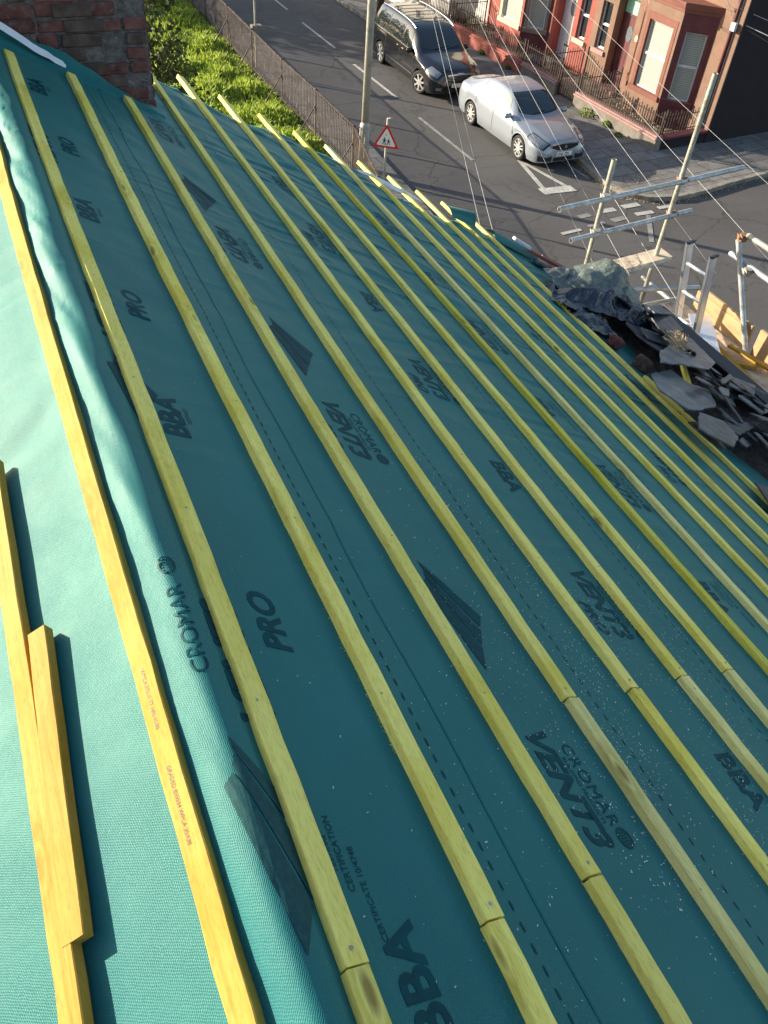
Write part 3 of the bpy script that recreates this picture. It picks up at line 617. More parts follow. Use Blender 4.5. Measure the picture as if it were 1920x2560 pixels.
# a few more slates making up the heap
WORD=['against the gutter','half under the sacks','under the straw clump','next to the yellow stick','beside the roof edge','in the grit at the right edge','under the big broken slate','below the pale rectangular slate']
rr=random.Random(12); kk=0
for (dA,dB,yA,yB,n,hb) in [(4.9,5.9,4.6,5.6,22,.12),(4.7,5.9,3.2,4.7,34,.14),(4.6,5.9,2.7,3.3,22,.10),(4.7,5.2,5.4,6.3,6,.02)]:
    for k in range(n):
        d=rr.uniform(dA,dB); Y=rr.uniform(yA,yB); a=rr.uniform(-.5,.5)+ (0 if rr.random()<.7 else 1.2); L=rr.uniform(.16,.42); w=rr.uniform(.07,.22); u=Vector((CO(a),S(a))); v=Vector((-S(a),CO(a)))
        pl=[Vector((d,Y))+u*L/2*sx*rr.uniform(.8,1.1)+v*w/2*sy*rr.uniform(.7,1.1) for sx,sy in ((-1,-1),(1,-1),(1,1),(-1,1))]
        h=hb+(d-4.8)*.14+rr.uniform(-.03,.05)
        if max(p.x for p in pl)>6.08 or min(p.x for p in pl)<rstart(Y)-.12: continue
        kk+=1; slate(pl,h,'broken dark slate piece lying in the heap by the gutter','slate_dk' if rr.random()<.3 else ('slate' if rr.random()<.6 else 'slate_lt'),100+k+kk,tilt=(rr.uniform(-.25,.15),rr.uniform(-.25,.25)))['group']='loose broken slate pieces in the heap'
def stick(a,b,w,t,mat,lab,name='loose_batten',cat='timber batten',group=None,seed=1,n=Vector((0,0,1))):
    a=Vector(a);b=Vector(b); ax=(b-a).normalized(); ac=ax.cross(n).normalized(); nn=ac.cross(ax); return batten([(a,nn,ac),(b,nn,ac)],w,t,mat,lab,group=group,seed=seed,name=name,cat=cat)
stick(RP(5.36,4.34,.20),RP(4.95,3.82,.14),.05,.025,'batten','short yellow batten piece stuck down among the slates','loose_batten',seed=90,n=NR)
st=MB(); rr=random.Random(4)
for k in range(420):
    u,v=rr.random(),rr.random(); p=RP(4.75+u*.55,4.02+u*.42+rr.gauss(0,.055),.33+rr.uniform(-.02,.035)); q=p+Vector((rr.uniform(-.05,.05),rr.uniform(-.06,.06),rr.uniform(-.01,.03)))
    w=Vector((rr.uniform(-.003,.003),rr.uniform(-.003,.003),.003)); st.F(st.V(p),st.V(q),st.V(q+w),st.V(p+w*1.5))
tag(st.build('straw_clump','straw',None,fixn=False),'tangle of pale straw and nest debris on top of the slates','straw',kind='stuff')
def lumpy(c,r,seed,lab,name,mat,cat,amp=.15,rot=0,sub=4,boxy=False,facet=False,grp=None):
    bm=bmesh.new(); bmesh.ops.create_icosphere(bm,subdivisions=sub,radius=1)
    for v in bm.verts:
        p=v.co.copy()
        if boxy: m=max(abs(p.x),abs(p.y),abs(p.z)); p=p.lerp(p/m,.75)
        f=1+amp*noise.noise(p*1.7+Vector((seed,0,0)))+amp*.5*noise.noise(p*4+Vector((seed,3,0)))
        v.co=Vector((p.x*r[0],p.y*r[1],p.z*r[2]))*f
    bmesh.ops.rotate(bm,verts=bm.verts,cent=(0,0,0),matrix=Matrix.Rotation(TH,3,'Y')@Matrix.Rotation(rot,3,'Z'))
    me=bpy.data.meshes.new(name); bm.to_mesh(me); bm.free(); me.materials.append(M[mat]); me.polygons.foreach_set('use_smooth',[not facet]*len(me.polygons))
    o=bpy.data.objects.new(name,me); COL.objects.link(o); o.location=c; return tag(o,lab,cat,grp)
lumpy(RP(4.80,4.56,.045),(.062,.052,.05),3,'round broken brick with grey mortar on its face, beside the dark sheet','brick_lump','brick_a','brick',.25,boxy=True,sub=3,grp='broken bricks weighing down the membrane')
lumpy(RP(4.86,4.24,.055),(.062,.075,.06),8,'dark angular half brick above the short batten end','brick_lump','brick_b','brick',.12,rot=.5,boxy=True,sub=3,facet=True,grp='broken bricks weighing down the membrane')
slate([(4.51,2.64),(4.66,2.62),(4.75,2.40),(4.6,2.22),(4.30,2.30)],.055,'dark rounded slate lying over the last battens at the right edge','slate_dk',77,tilt=(.02,0))
# crumpled sacks: draped sheets over the heap
def cloth(fn,nu,nv,name,mat,lab,cat,thick=True):
    o=MB(); o.grid(fn,nu,nv); ob=o.build(name,mat,None,smooth=True,fixn=False); tag(ob,lab,cat); return ob
def crumple(name,mat,lab,foot,hfn,seed,n1=13,n2=10,jit=.32,fold=.05,parentless=True,edge=.01):
    """plastic sheet crumpled into facets over a footprint quad given in (d,Y); hfn(u,v) height"""
    rr=random.Random(seed); P={}
    A,B,Cc,D=[Vector(q) for q in foot]
    for i in range(n1+1):
        for j in range(n2+1):
            e=(0<i<n1) and (0<j<n2)
            u=(i+(rr.uniform(-jit,jit) if e or j in(0,n2) and 0<i<n1 else 0))/n1; v=(j+(rr.uniform(-jit,jit) if e or i in(0,n1) and 0<j<n2 else 0))/n2
            q=(A*(1-u)+B*u)*(1-v)+(D*(1-u)+Cc*u)*v
            if not e: q=q+Vector((rr.uniform(-.04,.04),rr.uniform(-.035,.035)))
            h=hfn(u,v)+(rr.uniform(-fold,fold) if e else 0)
            P[i,j]=RP(q.x,q.y,max(edge,h))
    bm=bmesh.new(); V={k:bm.verts.new(p) for k,p in P.items()}
    for i in range(n1):
        for j in range(n2):
            a,b,c,d=V[i,j],V[i+1,j],V[i+1,j+1],V[i,j+1]
            if rr.random()<.5: bm.faces.new((a,b,c)); bm.faces.new((a,c,d))
            else: bm.faces.new((a,b,d)); bm.faces.new((b,c,d))
    bmesh.ops.subdivide_edges(bm,edges=bm.edges[:],cuts=3,use_grid_fill=True)
    for v in bm.verts:
        p=v.co*1.0; f=noise.noise(p*6)*.016+(1-abs(noise.noise(p*9+Vector((seed,0,0)))))**5*.014
        v.co=v.co+NR*f
    bmesh.ops.smooth_vert(bm,verts=bm.verts[:],factor=.18,use_axis_x=True,use_axis_y=True,use_axis_z=True)
    me=bpy.data.meshes.new(name); bm.to_mesh(me); bm.free(); me.materials.append(M[mat]); me.polygons.foreach_set('use_smooth',[True]*len(me.polygons))
    o=bpy.data.objects.new(name,me); COL.objects.link(o); return tag(o,lab,name.replace('_',' '))
def bell(u,v,cu,cv,wu,wv): return math.exp(-abs((u-cu)/wu)**1.7-abs((v-cv)/wv)**1.7)
crumple('rubble_sack','bag','crumpled olive green rubble sack slumped on the slates',[(4.60,5.06),(5.72,5.06),(5.72,5.76),(4.95,5.90)],lambda u,v:.04+.18*u+.33*bell(u,v,.58,.66,.36,.38),11,10,9,.36,.055)
crumple('plastic_sheet','sheet','shiny navy plastic sheet draped below the green sack',[(4.42,4.98),(5.80,4.86),(5.86,5.28),(4.62,5.46)],lambda u,v:.03+.20*u+.15*S(PI*v)*S(PI*min(1,u*1.1))+.03*S(v*14+u*5),5,18,7,.3,.035)
crumple('plastic_sheet','sheet','small crumpled end of navy plastic hanging toward the round brick',[(4.60,4.66),(5.02,4.66),(5.14,5.02),(4.52,5.04)],lambda u,v:.02+.10*S(PI*u)*(.4+.6*v),8,8,8,.3,.022)
# verge debris: mortar and brick ends
for k,(d,Y,L,w,h,m,lab) in enumerate([(4.78,6.30,.16,.05,.10,'memwhite','chipped white mortar strip along the roof verge'),(4.95,6.24,.55,.06,.07,'redlow','strip of red painted timber along the roof verge'),(5.05,6.12,.62,.10,.02,'slate','narrow grey slate laid along the roof verge'),(5.3,6.36,.60,.05,.05,'blackplastic','black plastic verge trim at the roof corner')]):
    p=RP(d,Y,h); o=MB(); o.obox(p,TR*L+Vector((0,-.10,0)),(0,w,0),NR*.03); tag(o.build('verge_strip',m,None,bevel=.004),lab,'verge strip')
# ------------------------------------------------------------------ scaffold
sc=thing('scaffold','galvanised tube scaffold standing outside the eaves','scaffold',(6.6,5.5,0))
def coupler(p,mat='rust',r=.045):
    o=MB(); p=Vector(p); o.tube([p-Vector((0,0,.035)),p+Vector((0,0,.035))],r*.93,10); o.tube([p-Vector((.045,.0,0)),p+Vector((.045,.0,0))],r*.85,10); o.tube([p+Vector((-.07,-.03,.0)),p+Vector((-.035,.05,.02))],.009,6); o.tube([p+Vector((.05,-.05,.01)),p+Vector((.075,.045,.012))],.009,6); o.box(p.x+.05,p.x+.085,p.y-.025,p.y+.02,p.z-.015,p.z+.015)
    return o.build('coupler',mat,sc)
def pole(a,b,mat='galv',nm='tube'):
    a=Vector(a);b=Vector(b); t=(b-a).normalized(); o=MB(); n=14; ax=t.cross(Vector((0,0,1)) if abs(t.z)<.9 else Vector((1,0,0))).normalized(); bx=t.cross(ax)
    R1,R2=.0272,.0225; rings=[]
    for (p,r) in ((a+t*.03,R2),(a,R2),(a,R1),(b,R1),(b,R2),(b-t*.03,R2)): rings.append([o.V(p+ax*CO(k*2*PI/n)*r+bx*S(k*2*PI/n)*r) for k in range(n)])
    for A,B in zip(rings,rings[1:]):
        for k in range(n): o.F(A[k],A[(k+1)%n],B[(k+1)%n],B[k])
    o.F(*rings[0]); o.F(*rings[-1][::-1]); return o.build(nm,mat,sc,smooth=False)
S1=(5.60,6.50); S2=(6.70,6.64)
pole((5.60,6.50,0.02),(5.63,6.52,6.42),'galvdull','standard'); pole((6.72,6.66,0.02),(6.66,6.60,7.12),'galvdull','standard')
def seg(z,xa,xb,dy=.055):
    t=lambda x:S1[1]+(x-S1[0])*(.14/1.1)-dy
    return (xa,t(xa),z),(xb,t(xb),z)
pole(*seg(6.06,4.98,7.62),'galv','guard_rail'); pole(*seg(5.68,5.24,6.98),'galv','guard_rail')
pole((5.45,6.42,5.10),(6.80,6.60,5.10),'galv','transom')
for (x,z) in ((5.61,6.06),(6.69,6.06),(5.6,5.68),(6.7,5.68),(5.6,5.14),(6.7,5.14)): coupler((x,S1[1]+(x-5.6)*.127-.03,z),'rust' if x>6 else 'galvdull')
pole((6.72,5.64,6.02-.16),(6.66,4.55,4.35),'galv','brace'); pole((6.72,3.2,.02),(6.72,3.2,6.4),'galvdull','standard')
pole((6.78,5.72,5.66),(6.78,1.6,5.66),'galv','guard_rail'); pole((6.74,5.56,5.94),(6.74,1.6,5.94),'galvdull','guard_rail'); coupler((6.73,5.60,5.90)); coupler((6.72,5.38,5.64),'galvdull')
pole((6.15,6.30,5.02),(6.95,6.10,5.02),'galv','transom')
for z in (4.80,): pole((5.6,6.7,z),(5.6,-1,z),'galv','ledger'); pole((6.76,6.8,z),(6.76,-1,z),'galv','ledger')
for y in (6.2,5.0,3.8,2.6): pole((5.5,y,4.845),(7.0,y,4.845),'galvdull','transom')
# boards
GB='scaffold boards on the deck beside the gutter'
for k in range(4):
    x=5.80+k*.232; o=MB(); o.box(x,x+.225,.5,6.1 if k else 6.3,4.872,4.91); tag(o.build('scaffold_board','deckb',None,bevel=.004),['board of the scaffold deck nearest the gutter','second board of the scaffold deck from the gutter','third board of the scaffold deck from the gutter','outer board of the scaffold deck against the toe board'][k],'scaffold board',GB)
def slab_(p,ax,ay,az,mat,lab,cat='scaffold board',name='scaffold_board',grp=None,bev=.004): o=MB(); o.obox(p,ax,ay,az); return tag(o.build(name,mat,None,bevel=bev),lab,cat,grp)
slab_((6.735,5.05,4.915),(0,.86,0),(.035,0,0),(0,0,.215),'board','long pale toe board on edge beside the ladder, crossed by a tube shadow',name='toe_board',grp='toe boards on edge')
slab_((6.735,5.06,5.133),(0,.80,0),(.035,0,0),(0,0,.055),'board','narrow batten resting on top of the long pale toe board',name='toe_board',grp='toe boards on edge')
slab_((6.735,1.5,4.915),(0,3.46,0),(.038,0,0),(0,0,.30),'board','pale toe board on edge at the right border of the photo',name='toe_board',grp='toe boards on edge')
slab_((5.40,6.36,5.155),(1.45,.17,0),(0,.225,0),(0,0,.038),'deckb','brown scaffold board laid between the two far uprights',grp=GB)
slab_((6.05,5.05,5.04),(.40,.62,-.02),(.20,-.13,.0),(0,0,.02),'alu','grey metal sheet lying beside the foot of the ladder','metal sheet','metal_sheet',bev=.002)
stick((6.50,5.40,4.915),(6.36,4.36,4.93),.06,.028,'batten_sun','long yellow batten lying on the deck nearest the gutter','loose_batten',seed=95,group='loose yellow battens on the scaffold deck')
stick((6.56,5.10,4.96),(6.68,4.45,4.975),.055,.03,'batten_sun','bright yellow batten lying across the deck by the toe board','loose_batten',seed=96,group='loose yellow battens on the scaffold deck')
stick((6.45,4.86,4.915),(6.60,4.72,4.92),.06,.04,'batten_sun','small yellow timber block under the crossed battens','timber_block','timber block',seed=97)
# ladder
ld=thing('ladder','aluminium ladder top with two rungs rising beside the toe board','ladder',(6.2,5.55,4.9))
def stile(p,q): 
    p=Vector(p);q=Vector(q); o=MB(); ax=q-p; o.obox(p,ax,(.088,.02,0),(.010,-.018,0)); o.obox(p+Vector((-.004,.006,0)),ax,(.012,.006,0),(.010,-.02,0)); return o
A1,A0=Vector((5.88,5.50,6.01)),Vector((6.23,5.36,4.0)); B1,B0_=Vector((5.88,5.17,6.03)),Vector((6.25,5.15,4.0))
for a,b_ in ((A0,A1),(B0_,B1)):
    st_=stile(a,b_).build('stile','alu',ld); c_=MB(); c_.obox(b_-Vector((.008,.008,.004)),(.098,.026,0),(.018,-.03,0),(0,0,.022)); c_.build('end_cap','blackplastic',ld,bevel=.004)
for f in (.90,.752,.60,.45,.3): 
    a=A0.lerp(A1,f)+Vector((.03,.0,0)); b_=B0_.lerp(B1,f)+Vector((.03,.02,0)); o=MB(); o.tube([a,b_],.0165,10); o.build('rung','alu',ld,smooth=True)
# ------------------------------------------------------------------ wires
POLE=Vector((13.9,30.5,6.5))
tp=thing('telephone_pole','brown timber telephone pole on the far pavement where the overhead wires meet','telephone pole',(14.9,32.3,0)); 
POLE=Vector((14.9,32.4,6.25))
o=MB(); o.tube([(14.9,32.4,0),(14.9,32.4,7.0)],[.15,.11],12); o.build('pole','bark',tp,smooth=True); o=MB(); o.tube([POLE+Vector((0,0,-.03)),POLE+Vector((0,0,.06))],.2,16); o.build('ring_head','galvdull',tp)
ends=[((4.37,6.75,5.74),.0036,'left of the close pair of thin grey wires crossing the black car'),((4.54,6.75,5.65),.0036,'right of the close pair of thin grey wires crossing the black car'),((5.92,6.6,5.06),.0035,'faint wire crossing the silver car boot and the triangle road marking'),((5.98,6.2,5.27),.0035,'faint wire crossing the silver car windscreen'),((5.6,4.92,5.60),.004,'thin wire running down to the gutter past the green sack'),((8.05,6.9,4.6),.004,'thin wire passing between the two far scaffold uprights'),((8.9,6.2,4.5),.0042,'thin wire crossing the corner garden wall and the guard rail'),((11.9,8.9,3.9),.0045,'thin wire crossing the brown house bay window')]
for k,(e,r,lab) in enumerate(ends):
    e=Vector(e); o=MB(); n=24; sag=.0
    o.tube([POLE.lerp(e,i/n)-Vector((0,0,.10*4*(i/n)*(1-i/n))) for i in range(n+1)],r*.62,5); tag(o.build('overhead_wire','wire',None),lab,'overhead wire','telephone wires fanning from the pole')
# ------------------------------------------------------------------ fence, lamp post, sign
fpath=[(8.55,62),(8.6,46),(8.66,40),(8.72,34.5),(8.74,31.6),(8.76,28.9),(8.78,25.95),(8.88,23.3),(8.92,20.6),(8.3,17.6)]
FENCE_POSTS=[]
fe=thing('railing_fence','tall rusty brown vertical bar fence between the grass and the road','fence',(8.8,28,0)); HF=1.32
full=[]
for a,b in zip(fpath,fpath[1:]):
    L=(Vector(a)-Vector(b)).length; n=max(1,round(L/2.75))
    for i in range(n): full.append((Vector(a).lerp(Vector(b),i/n),Vector(a).lerp(Vector(b),(i+1)/n)))
for a,b in full:
    o=MB(); t=(b-a).normalized(); L=(b-a).length; n=int(L/.112); nn=Vector((-t.y,t.x))
    for k in range(n):
        p=a+t*(L*(k+.5)/n); q=t*.014; w=nn*.006; lean=rnd.uniform(-.006,.006)
        o.obox((p.x-q.x-w.x,p.y-q.y-w.y,.06),(2*q.x,2*q.y,0),(2*w.x,2*w.y,0),(t.x*lean,t.y*lean,HF-.08))
    for z in (.16,HF-.035): o.obox((a.x-nn.x*.012,a.y-nn.y*.012,z),(t.x*L,t.y*L,0),(nn.x*.05,nn.y*.05,0),(0,0,.018))
    o.build('railing_panel','fence',fe)
    o=MB(); o.box(a.x-.025,a.x+.025,a.y-.025,a.y+.025,0,HF+.02); o.build('post','fence',fe)
    o=MB(); o.tube([(a.x-.02,a.y,HF*.66),(a.x-.62,a.y-.05,.05)],.017,6); o.build('stay','fence',fe)
o=MB(); o.box(8.27,8.33,17.57,17.63,0,HF+.02); o.build('post','fence',fe)
lp=thing('lamp_post','tall grey street lamp column rising beside the end of the fence','lamp post',(9.28,20.7,.1))
o=MB(); o.tube([(9.28,20.7,.1),(9.28,20.7,1.25),(9.28,20.7,1.35)],[.135,.135,.098],20); o.build('base_compartment','column',lp,smooth=True)
o=MB(); o.tube([(9.28,20.7,1.3),(9.28,20.7,4.5),(9.28,20.7,8.2),(9.6,20.6,8.8),(10.4,20.4,9.0)],[.100,.092,.07,.05,.045],20); o.build('column','column',lp,smooth=True)
o=MB(); o.box(9.22,9.34,20.55,20.58,.45,1.0); o.build('access_door','column',lp)
o=MB(); o.obox((10.3,20.3,8.95),(.6,-.1,0),(.03,.2,0),(0,0,.12)); o.build('lantern','galvdull',lp,bevel=.02)
# wooden pole with box behind the fence (top left of road)
up_=thing('cable_post','thin grey post with a pale junction box at the top rail of the fence','post',(8.75,29.0,0))
o=MB(); o.tube([(8.93,29.0,0),(8.93,29.0,4.2)],.035,8); o.build('pole','galvdull',up_); o=MB(); o.box(8.80,9.14,28.9,29.12,1.30,1.40); o.box(8.85,9.0,28.86,28.95,1.12,1.36); o.build('junction_box','conc',up_,bevel=.01)
for q,(dx,dy) in enumerate(((.1,0),(.16,.05))):
    pass
ws=thing('warning_sign','red and white triangular warning sign on a grey post beside the lamp post','road sign',(9.05,18.85,.1))
o=MB(); o.tube([(9.05,18.85,.1),(9.05,18.85,2.12)],.028,12); o.tube([(9.05,18.85,2.10),(9.17,18.80,2.13)],.022,8); o.build('post','column',ws,smooth=True)
SX=Vector((CO(R(34)),-S(R(34)),0)); SN=Vector((-S(R(34)),-CO(R(34)),0)); SC=Vector((9.05,18.85,1.62))
def sp(u,v,h): return SC+SX*u+Vector((0,0,v))+SN*(.032+h)
def rtri(r,h,name,mat,par):
    o=MB(); pts=[]
    for k in range(3):
        a=PI/2+k*2*PI/3; 
        for j in range(-3,4): b=a+j*PI/9; cx,cy=CO(a)*(r-.05),S(a)*(r-.05); pts.append((cx+CO(b)*.025,cy+S(b)*.025))
    o.poly([sp(x,y-.0,h) for x,y in pts],.004,SN); return o.build(name,mat,par)
rtri(.385,0,'red_border','red',ws); rtri(.285,.0045,'white_panel','white',ws)
o=MB(); o.box(8.99,9.11,18.815,18.83,1.50,1.54); o.box(8.99,9.11,18.815,18.83,1.72,1.76); o.build('bracket','galvdull',ws)
def fig(cx,cy,s):
    o=MB()
    def dk(x,y,r,n=12): o.F(*[o.V(sp(cx+x*s+CO(k*2*PI/n)*r*s,cy+y*s+S(k*2*PI/n)*r*s,.0092)) for k in range(n)])
    def pl(pts): o.F(*[o.V(sp(cx+x*s,cy+y*s,.0092)) for x,y in pts])
    dk(0,.095,.02); pl([(-.025,.07),(.025,.07),(.03,.0),(-.03,.0)]); pl([(-.028,.0),(0,.0),(-.035,-.09),(-.06,-.09)]); pl([(.0,.0),(.028,.0),(.055,-.085),(.03,-.09)]); pl([(.02,.065),(.065,.02),(.058,.01),(.02,.045)]); pl([(-.02,.065),(-.065,.03),(-.06,.02),(-.02,.045)])
    return o.build('pictogram','black',ws,fixn=False)
fig(-.045,-.04,.85); fig(.06,-.05,.72)
# ------------------------------------------------------------------ grass, conifer
def leafcloud(mb,c,r,n,s,seed,flat=1.0,up=0.3):
    rr=random.Random(seed)
    for k in range(n):
        while True:
            p=Vector((rr.uniform(-1,1),rr.uniform(-1,1),rr.uniform(-1,1)))
            if p.length<1: break
        dens=noise.noise(Vector((p.x*2.4+seed,p.y*2.4,p.z*2.4)))
        if dens<-.12 and rr.random()<.8: continue
        rad=1+.28*noise.noise(p.normalized()*2.2+Vector((seed,0,0)))
        p=p*rad; q=Vector((c[0]+p.x*r[0],c[1]+p.y*r[1],c[2]+p.z*r[2])); 
        if q.z<.03: continue
        a=Vector((rr.gauss(0,1),rr.gauss(0,1),rr.gauss(0,1)+up)).normalized(); b=a.cross(Vector((rr.gauss(0,1),rr.gauss(0,1),rr.gauss(0,1)))).normalized(); z=s*rr.uniform(.5,1.4)
        mb.F(mb.V(q-b*z*.35),mb.V(q+a*z*.6),mb.V(q+b*z*.35),mb.V(q-a*z*.6))
gr=MB(); rr=random.Random(21)
while len(gr.f)<62000:
    X=rr.uniform(2.8,8.75); Y=17+abs(rr.gauss(0,1))*12 if rr.random()<.5 else rr.uniform(17,44)
    if Y>46: continue
    if Y<20.6 and X>8.3-.0+(Y-17.6)*.2: continue
    d=noise.noise(Vector((X*1.1,Y*.9,0))); e=noise.noise(Vector((X*3.7,Y*3.2,5)))
    hgt=.10+.34*max(0,d+.35)+.12*max(0,e)
    if X>8.2: hgt*=.5
    for k in range(6):
        x=X+rr.gauss(0,.07); y=Y+rr.gauss(0,.07); h=hgt*rr.uniform(.4,1.1); a=rr.uniform(0,2*PI); lean=Vector((CO(a),S(a),0))*h*rr.uniform(.2,.9); w=Vector((-S(a),CO(a),0))*rr.uniform(.010,.026)
        p=Vector((x,y,.05)); gr.F(gr.V(p-w),gr.V(p+w),gr.V(p+w*.9+lean*.5+Vector((0,0,h*.7))),gr.V(p-w*.6+lean+Vector((0,0,h))))
tag(gr.build('long_grass','grass',None,fixn=False),'bright green overgrown grass between the house and the railing fence','grass',kind='stuff')
def tree(name,lab,c,r,n,s,mat,seed,trunk,grp=None):
    t=thing(name,lab,'tree' if r[2]>2 else 'bush',(c[0],c[1],0),grp)
    o=MB(); leafcloud(o,c,r,n,s,seed); o.build('crown',mat,t,fixn=False)
    o=MB(); o.tube([(c[0],c[1],0),(c[0]+.05,c[1],c[2]*.6),(c[0],c[1]+.05,c[2]+r[2]*.5)],[trunk,trunk*.7,trunk*.25],8)
    for k in range(5):
        a=k*1.3; o.tube([(c[0],c[1],c[2]*.5+k*.25*r[2]*.4),(c[0]+CO(a)*r[0]*.6,c[1]+S(a)*r[1]*.6,c[2]*.6+k*.3*r[2]*.4+.3)],[trunk*.4,trunk*.1],6)
    o.build('trunk','bark',t); return t
tree('conifer_bush','dark green conifer bush growing behind the brick chimney',(1.35,13.2,5.3),(1.75,1.7,2.5),42000,.065,'conifer',2,.12)
tree('garden_tree','leafy dark tree standing in the grass beyond the top of the photo',(1.0,45.5,3.6),(3.0,5.0,3.6),14000,.24,'conifer',5,.25,'trees beyond the grass')
tree('garden_tree','second leafy dark tree standing farther along the grass beyond the top of the photo',(2.5,53,3.6),(3.0,3.6,3.6),10000,.24,'conifer',8,.25,'trees beyond the grass')
# ------------------------------------------------------------------ opposite terrace
AH=R(5); OH=Vector((20.45,19.85,0)); ET=Vector((-S(AH),CO(AH),0)); ES=Vector((CO(AH),S(AH),0))
def H(p): return OH+ET*p.x+ES*p.y+Vector((0,0,p.z))      # local (t along row, s depth, z)
ZG=.13
def wallpanel(o,t0,t1,z0,z1,s0,s1,holes=()):
    """front wall between s0..s1 with rectangular openings (ta,tb,za,zb)"""
    ts=sorted({t0,t1,*[h[0] for h in holes],*[h[1] for h in holes]}); zs=sorted({z0,z1,*[h[2] for h in holes],*[h[3] for h in holes]})
    for a,b in zip(ts,ts[1:]):
        run=None
        for c,d in zip(zs,zs[1:]):
            hole=any(h[0]-1e-6<=a and b<=h[1]+1e-6 and h[2]-1e-6<=c and d<=h[3]+1e-6 for h in holes)
            if hole:
                if run is not None: o.box(a,b,s0,s1,run,c); run=None
            elif run is None: run=c
        if run is not None: o.box(a,b,s0,s1,run,z1)
def window(par,P,U,Nn,w,h,z,mat='upvc',blindm=None,sash=True,depth=.0):
    """P base left corner on plane, U unit along, Nn outward"""
    P=Vector(P); o=MB(); f=.045; Z=Vector((0,0,1))
    def ob(u0,u1,z0,z1,d0,d1): o.obox(P+U*u0+Z*z0+Nn*d0,U*(u1-u0),Nn*(d1-d0),Z*(z1-z0))
    ob(0,f,0,h,0,.05); ob(w-f,w,0,h,0,.05); ob(f,w-f,0,f,0,.05); ob(f,w-f,h-f,h,0,.05)
    if sash: ob(f,w-f,h*.49,h*.53,0,.055)
    fr=o.build('window_frame',mat,par)
    o=MB(); o.obox(P+U*f+Z*f+Nn*.012,U*(w-2*f),Nn*.006,Z*(h-2*f)); o.build('pane',blindm or 'glass',fr)
    return fr
def bay(hs,tc,mats,far,inner='upvc',blindm='blind',sillm=None,topm=None,cant=None):
    """canted bay: tc centre; front half width .76, depth .7"""
    lo,up_,fr=mats; fw=.76; cw=1.52; D=-.70
    P=[(tc-cw,0),(tc-fw,D),(tc+fw,D),(tc+cw,0)]
    o=MB(H); ztop=3.45; zs0,zs1=.97,2.86
    segs=list(zip(P,P[1:]))
    for i,(a,b) in enumerate(segs):
        A=Vector((*a,0)); B=Vector((*b,0)); L=(B-A).length; u=(B-A)/L; n=Vector((u.y,-u.x,0))
        if n.y>0: n=-n
        m=.13 if i==1 else .20
        if i==1: m=.24
        def bx(u0,u1,z0,z1,o_,d0=-.16,d1=0): 
            p=A+u*u0+Vector((0,0,z0))+n*d0; o_.obox(p,u*(u1-u0),n*(d1-d0),Vector((0,0,z1-z0)))
        bx(0,L,ZG-.1,zs0-.1,o); bx(0,L,zs1+.2,ztop,o); bx(0,m*.45,zs0-.1,zs1+.2,o); bx(L-m*.45,L,zs0-.1,zs1+.2,o)
        f=MB(H); bx(m*.45,m,zs0-.1,zs1+.2,f,-.16,.012); bx(L-m,L-m*.45,zs0-.1,zs1+.2,f,-.16,.012); bx(m,L-m,zs1,zs1+.2,f,-.16,.012); bx(m*.3,L-m*.3,zs0-.14,zs0,f,-.16,.06)
        f.build('window_surround',cant[1] if (cant and i==0) else fr,hs)
        if i==0 and cant: o.build('bay_side_wall',cant[0],hs); o=MB(H)
        A_=H(A+u*m+Vector((0,0,zs0))-n*.13); U_=(ET*u.x+ES*u.y); N_=(ET*n.x+ES*n.y)
        window(hs,A_,U_,N_,L-2*m,zs1-zs0,0,inner,blindm)
    o.build('bay_wall',up_,hs)
    c=MB(H); c.poly([(tc-cw-.08,.0,ztop),(tc-fw-.04,D-.09,ztop),(tc+fw+.04,D-.09,ztop),(tc+cw+.08,0,ztop)],.16); c.poly([(tc-cw-.03,.0,ztop-.1),(tc-fw-.02,D-.045,ztop-.1),(tc+fw+.02,D-.045,ztop-.1),(tc+cw+.03,0,ztop-.1)],.098); c.build('bay_cornice',topm or fr,hs)
    # apron below the sill in the lower colour
    if lo!=up_:
        q=MB(H)
        for i,(a,b) in enumerate(segs):
            if i==0 and cant: continue
            A=Vector((*a,0)); B=Vector((*b,0)); u=(B-A).normalized(); n=Vector((u.y,-u.x,0)); n=-n if n.y>0 else n
            q.obox(A+n*.003+Vector((0,0,ZG)),B-A,n*.006,Vector((0,0,.62)))
        q.build('bay_apron',lo,hs)
def door(par,t0,t1,z0,z1,s,mat,fan='mint',trans=True):
    o=MB(H); o.box(t0,t1,s,s+.05,z0,z1); d=o.build('door',mat,par,bevel=.004)
    q=MB(H); w=t1-t0
    for a,b in ((.14,.24),(.30,.40),(.45,.55),(.60,.70),(.76,.86)): q.box(t0+w*a,t0+w*b,s-.008,s,z0+.55,z0+1.15)
    q.build('panel',mat,d)
    q=MB(H); c=(t0+t1)/2
    n=20; q.poly([(c+CO(k*2*PI/n)*.15,s-.012,z0+1.62+S(k*2*PI/n)*.24) for k in range(n)],.010,(0,1,0)); q.build('oval_light','lamp',d)
    q=MB(H); q.tube([(t0+.10,s-.05,z0+1.02),(t0+.10,s-.05,z0+1.16)],.013,6); q.box(c-.14,c+.14,s-.014,s,z0+.42,z0+.49); q.build('handle','chrome',d)
    q=MB(H); q.box(t0-.04,t0,s-.02,s+.06,z0,z1+.5); q.box(t1,t1+.04,s-.02,s+.06,z0,z1+.5); q.box(t0,t1,s-.02,s+.06,z1,z1+.06); q.build('door_frame',mat,par)
    q=MB(H); q.box(t0,t1,s+.01,s+.03,z1+.06,z1+.5); q.build('fanlight','mint' if trans else 'glass',par)
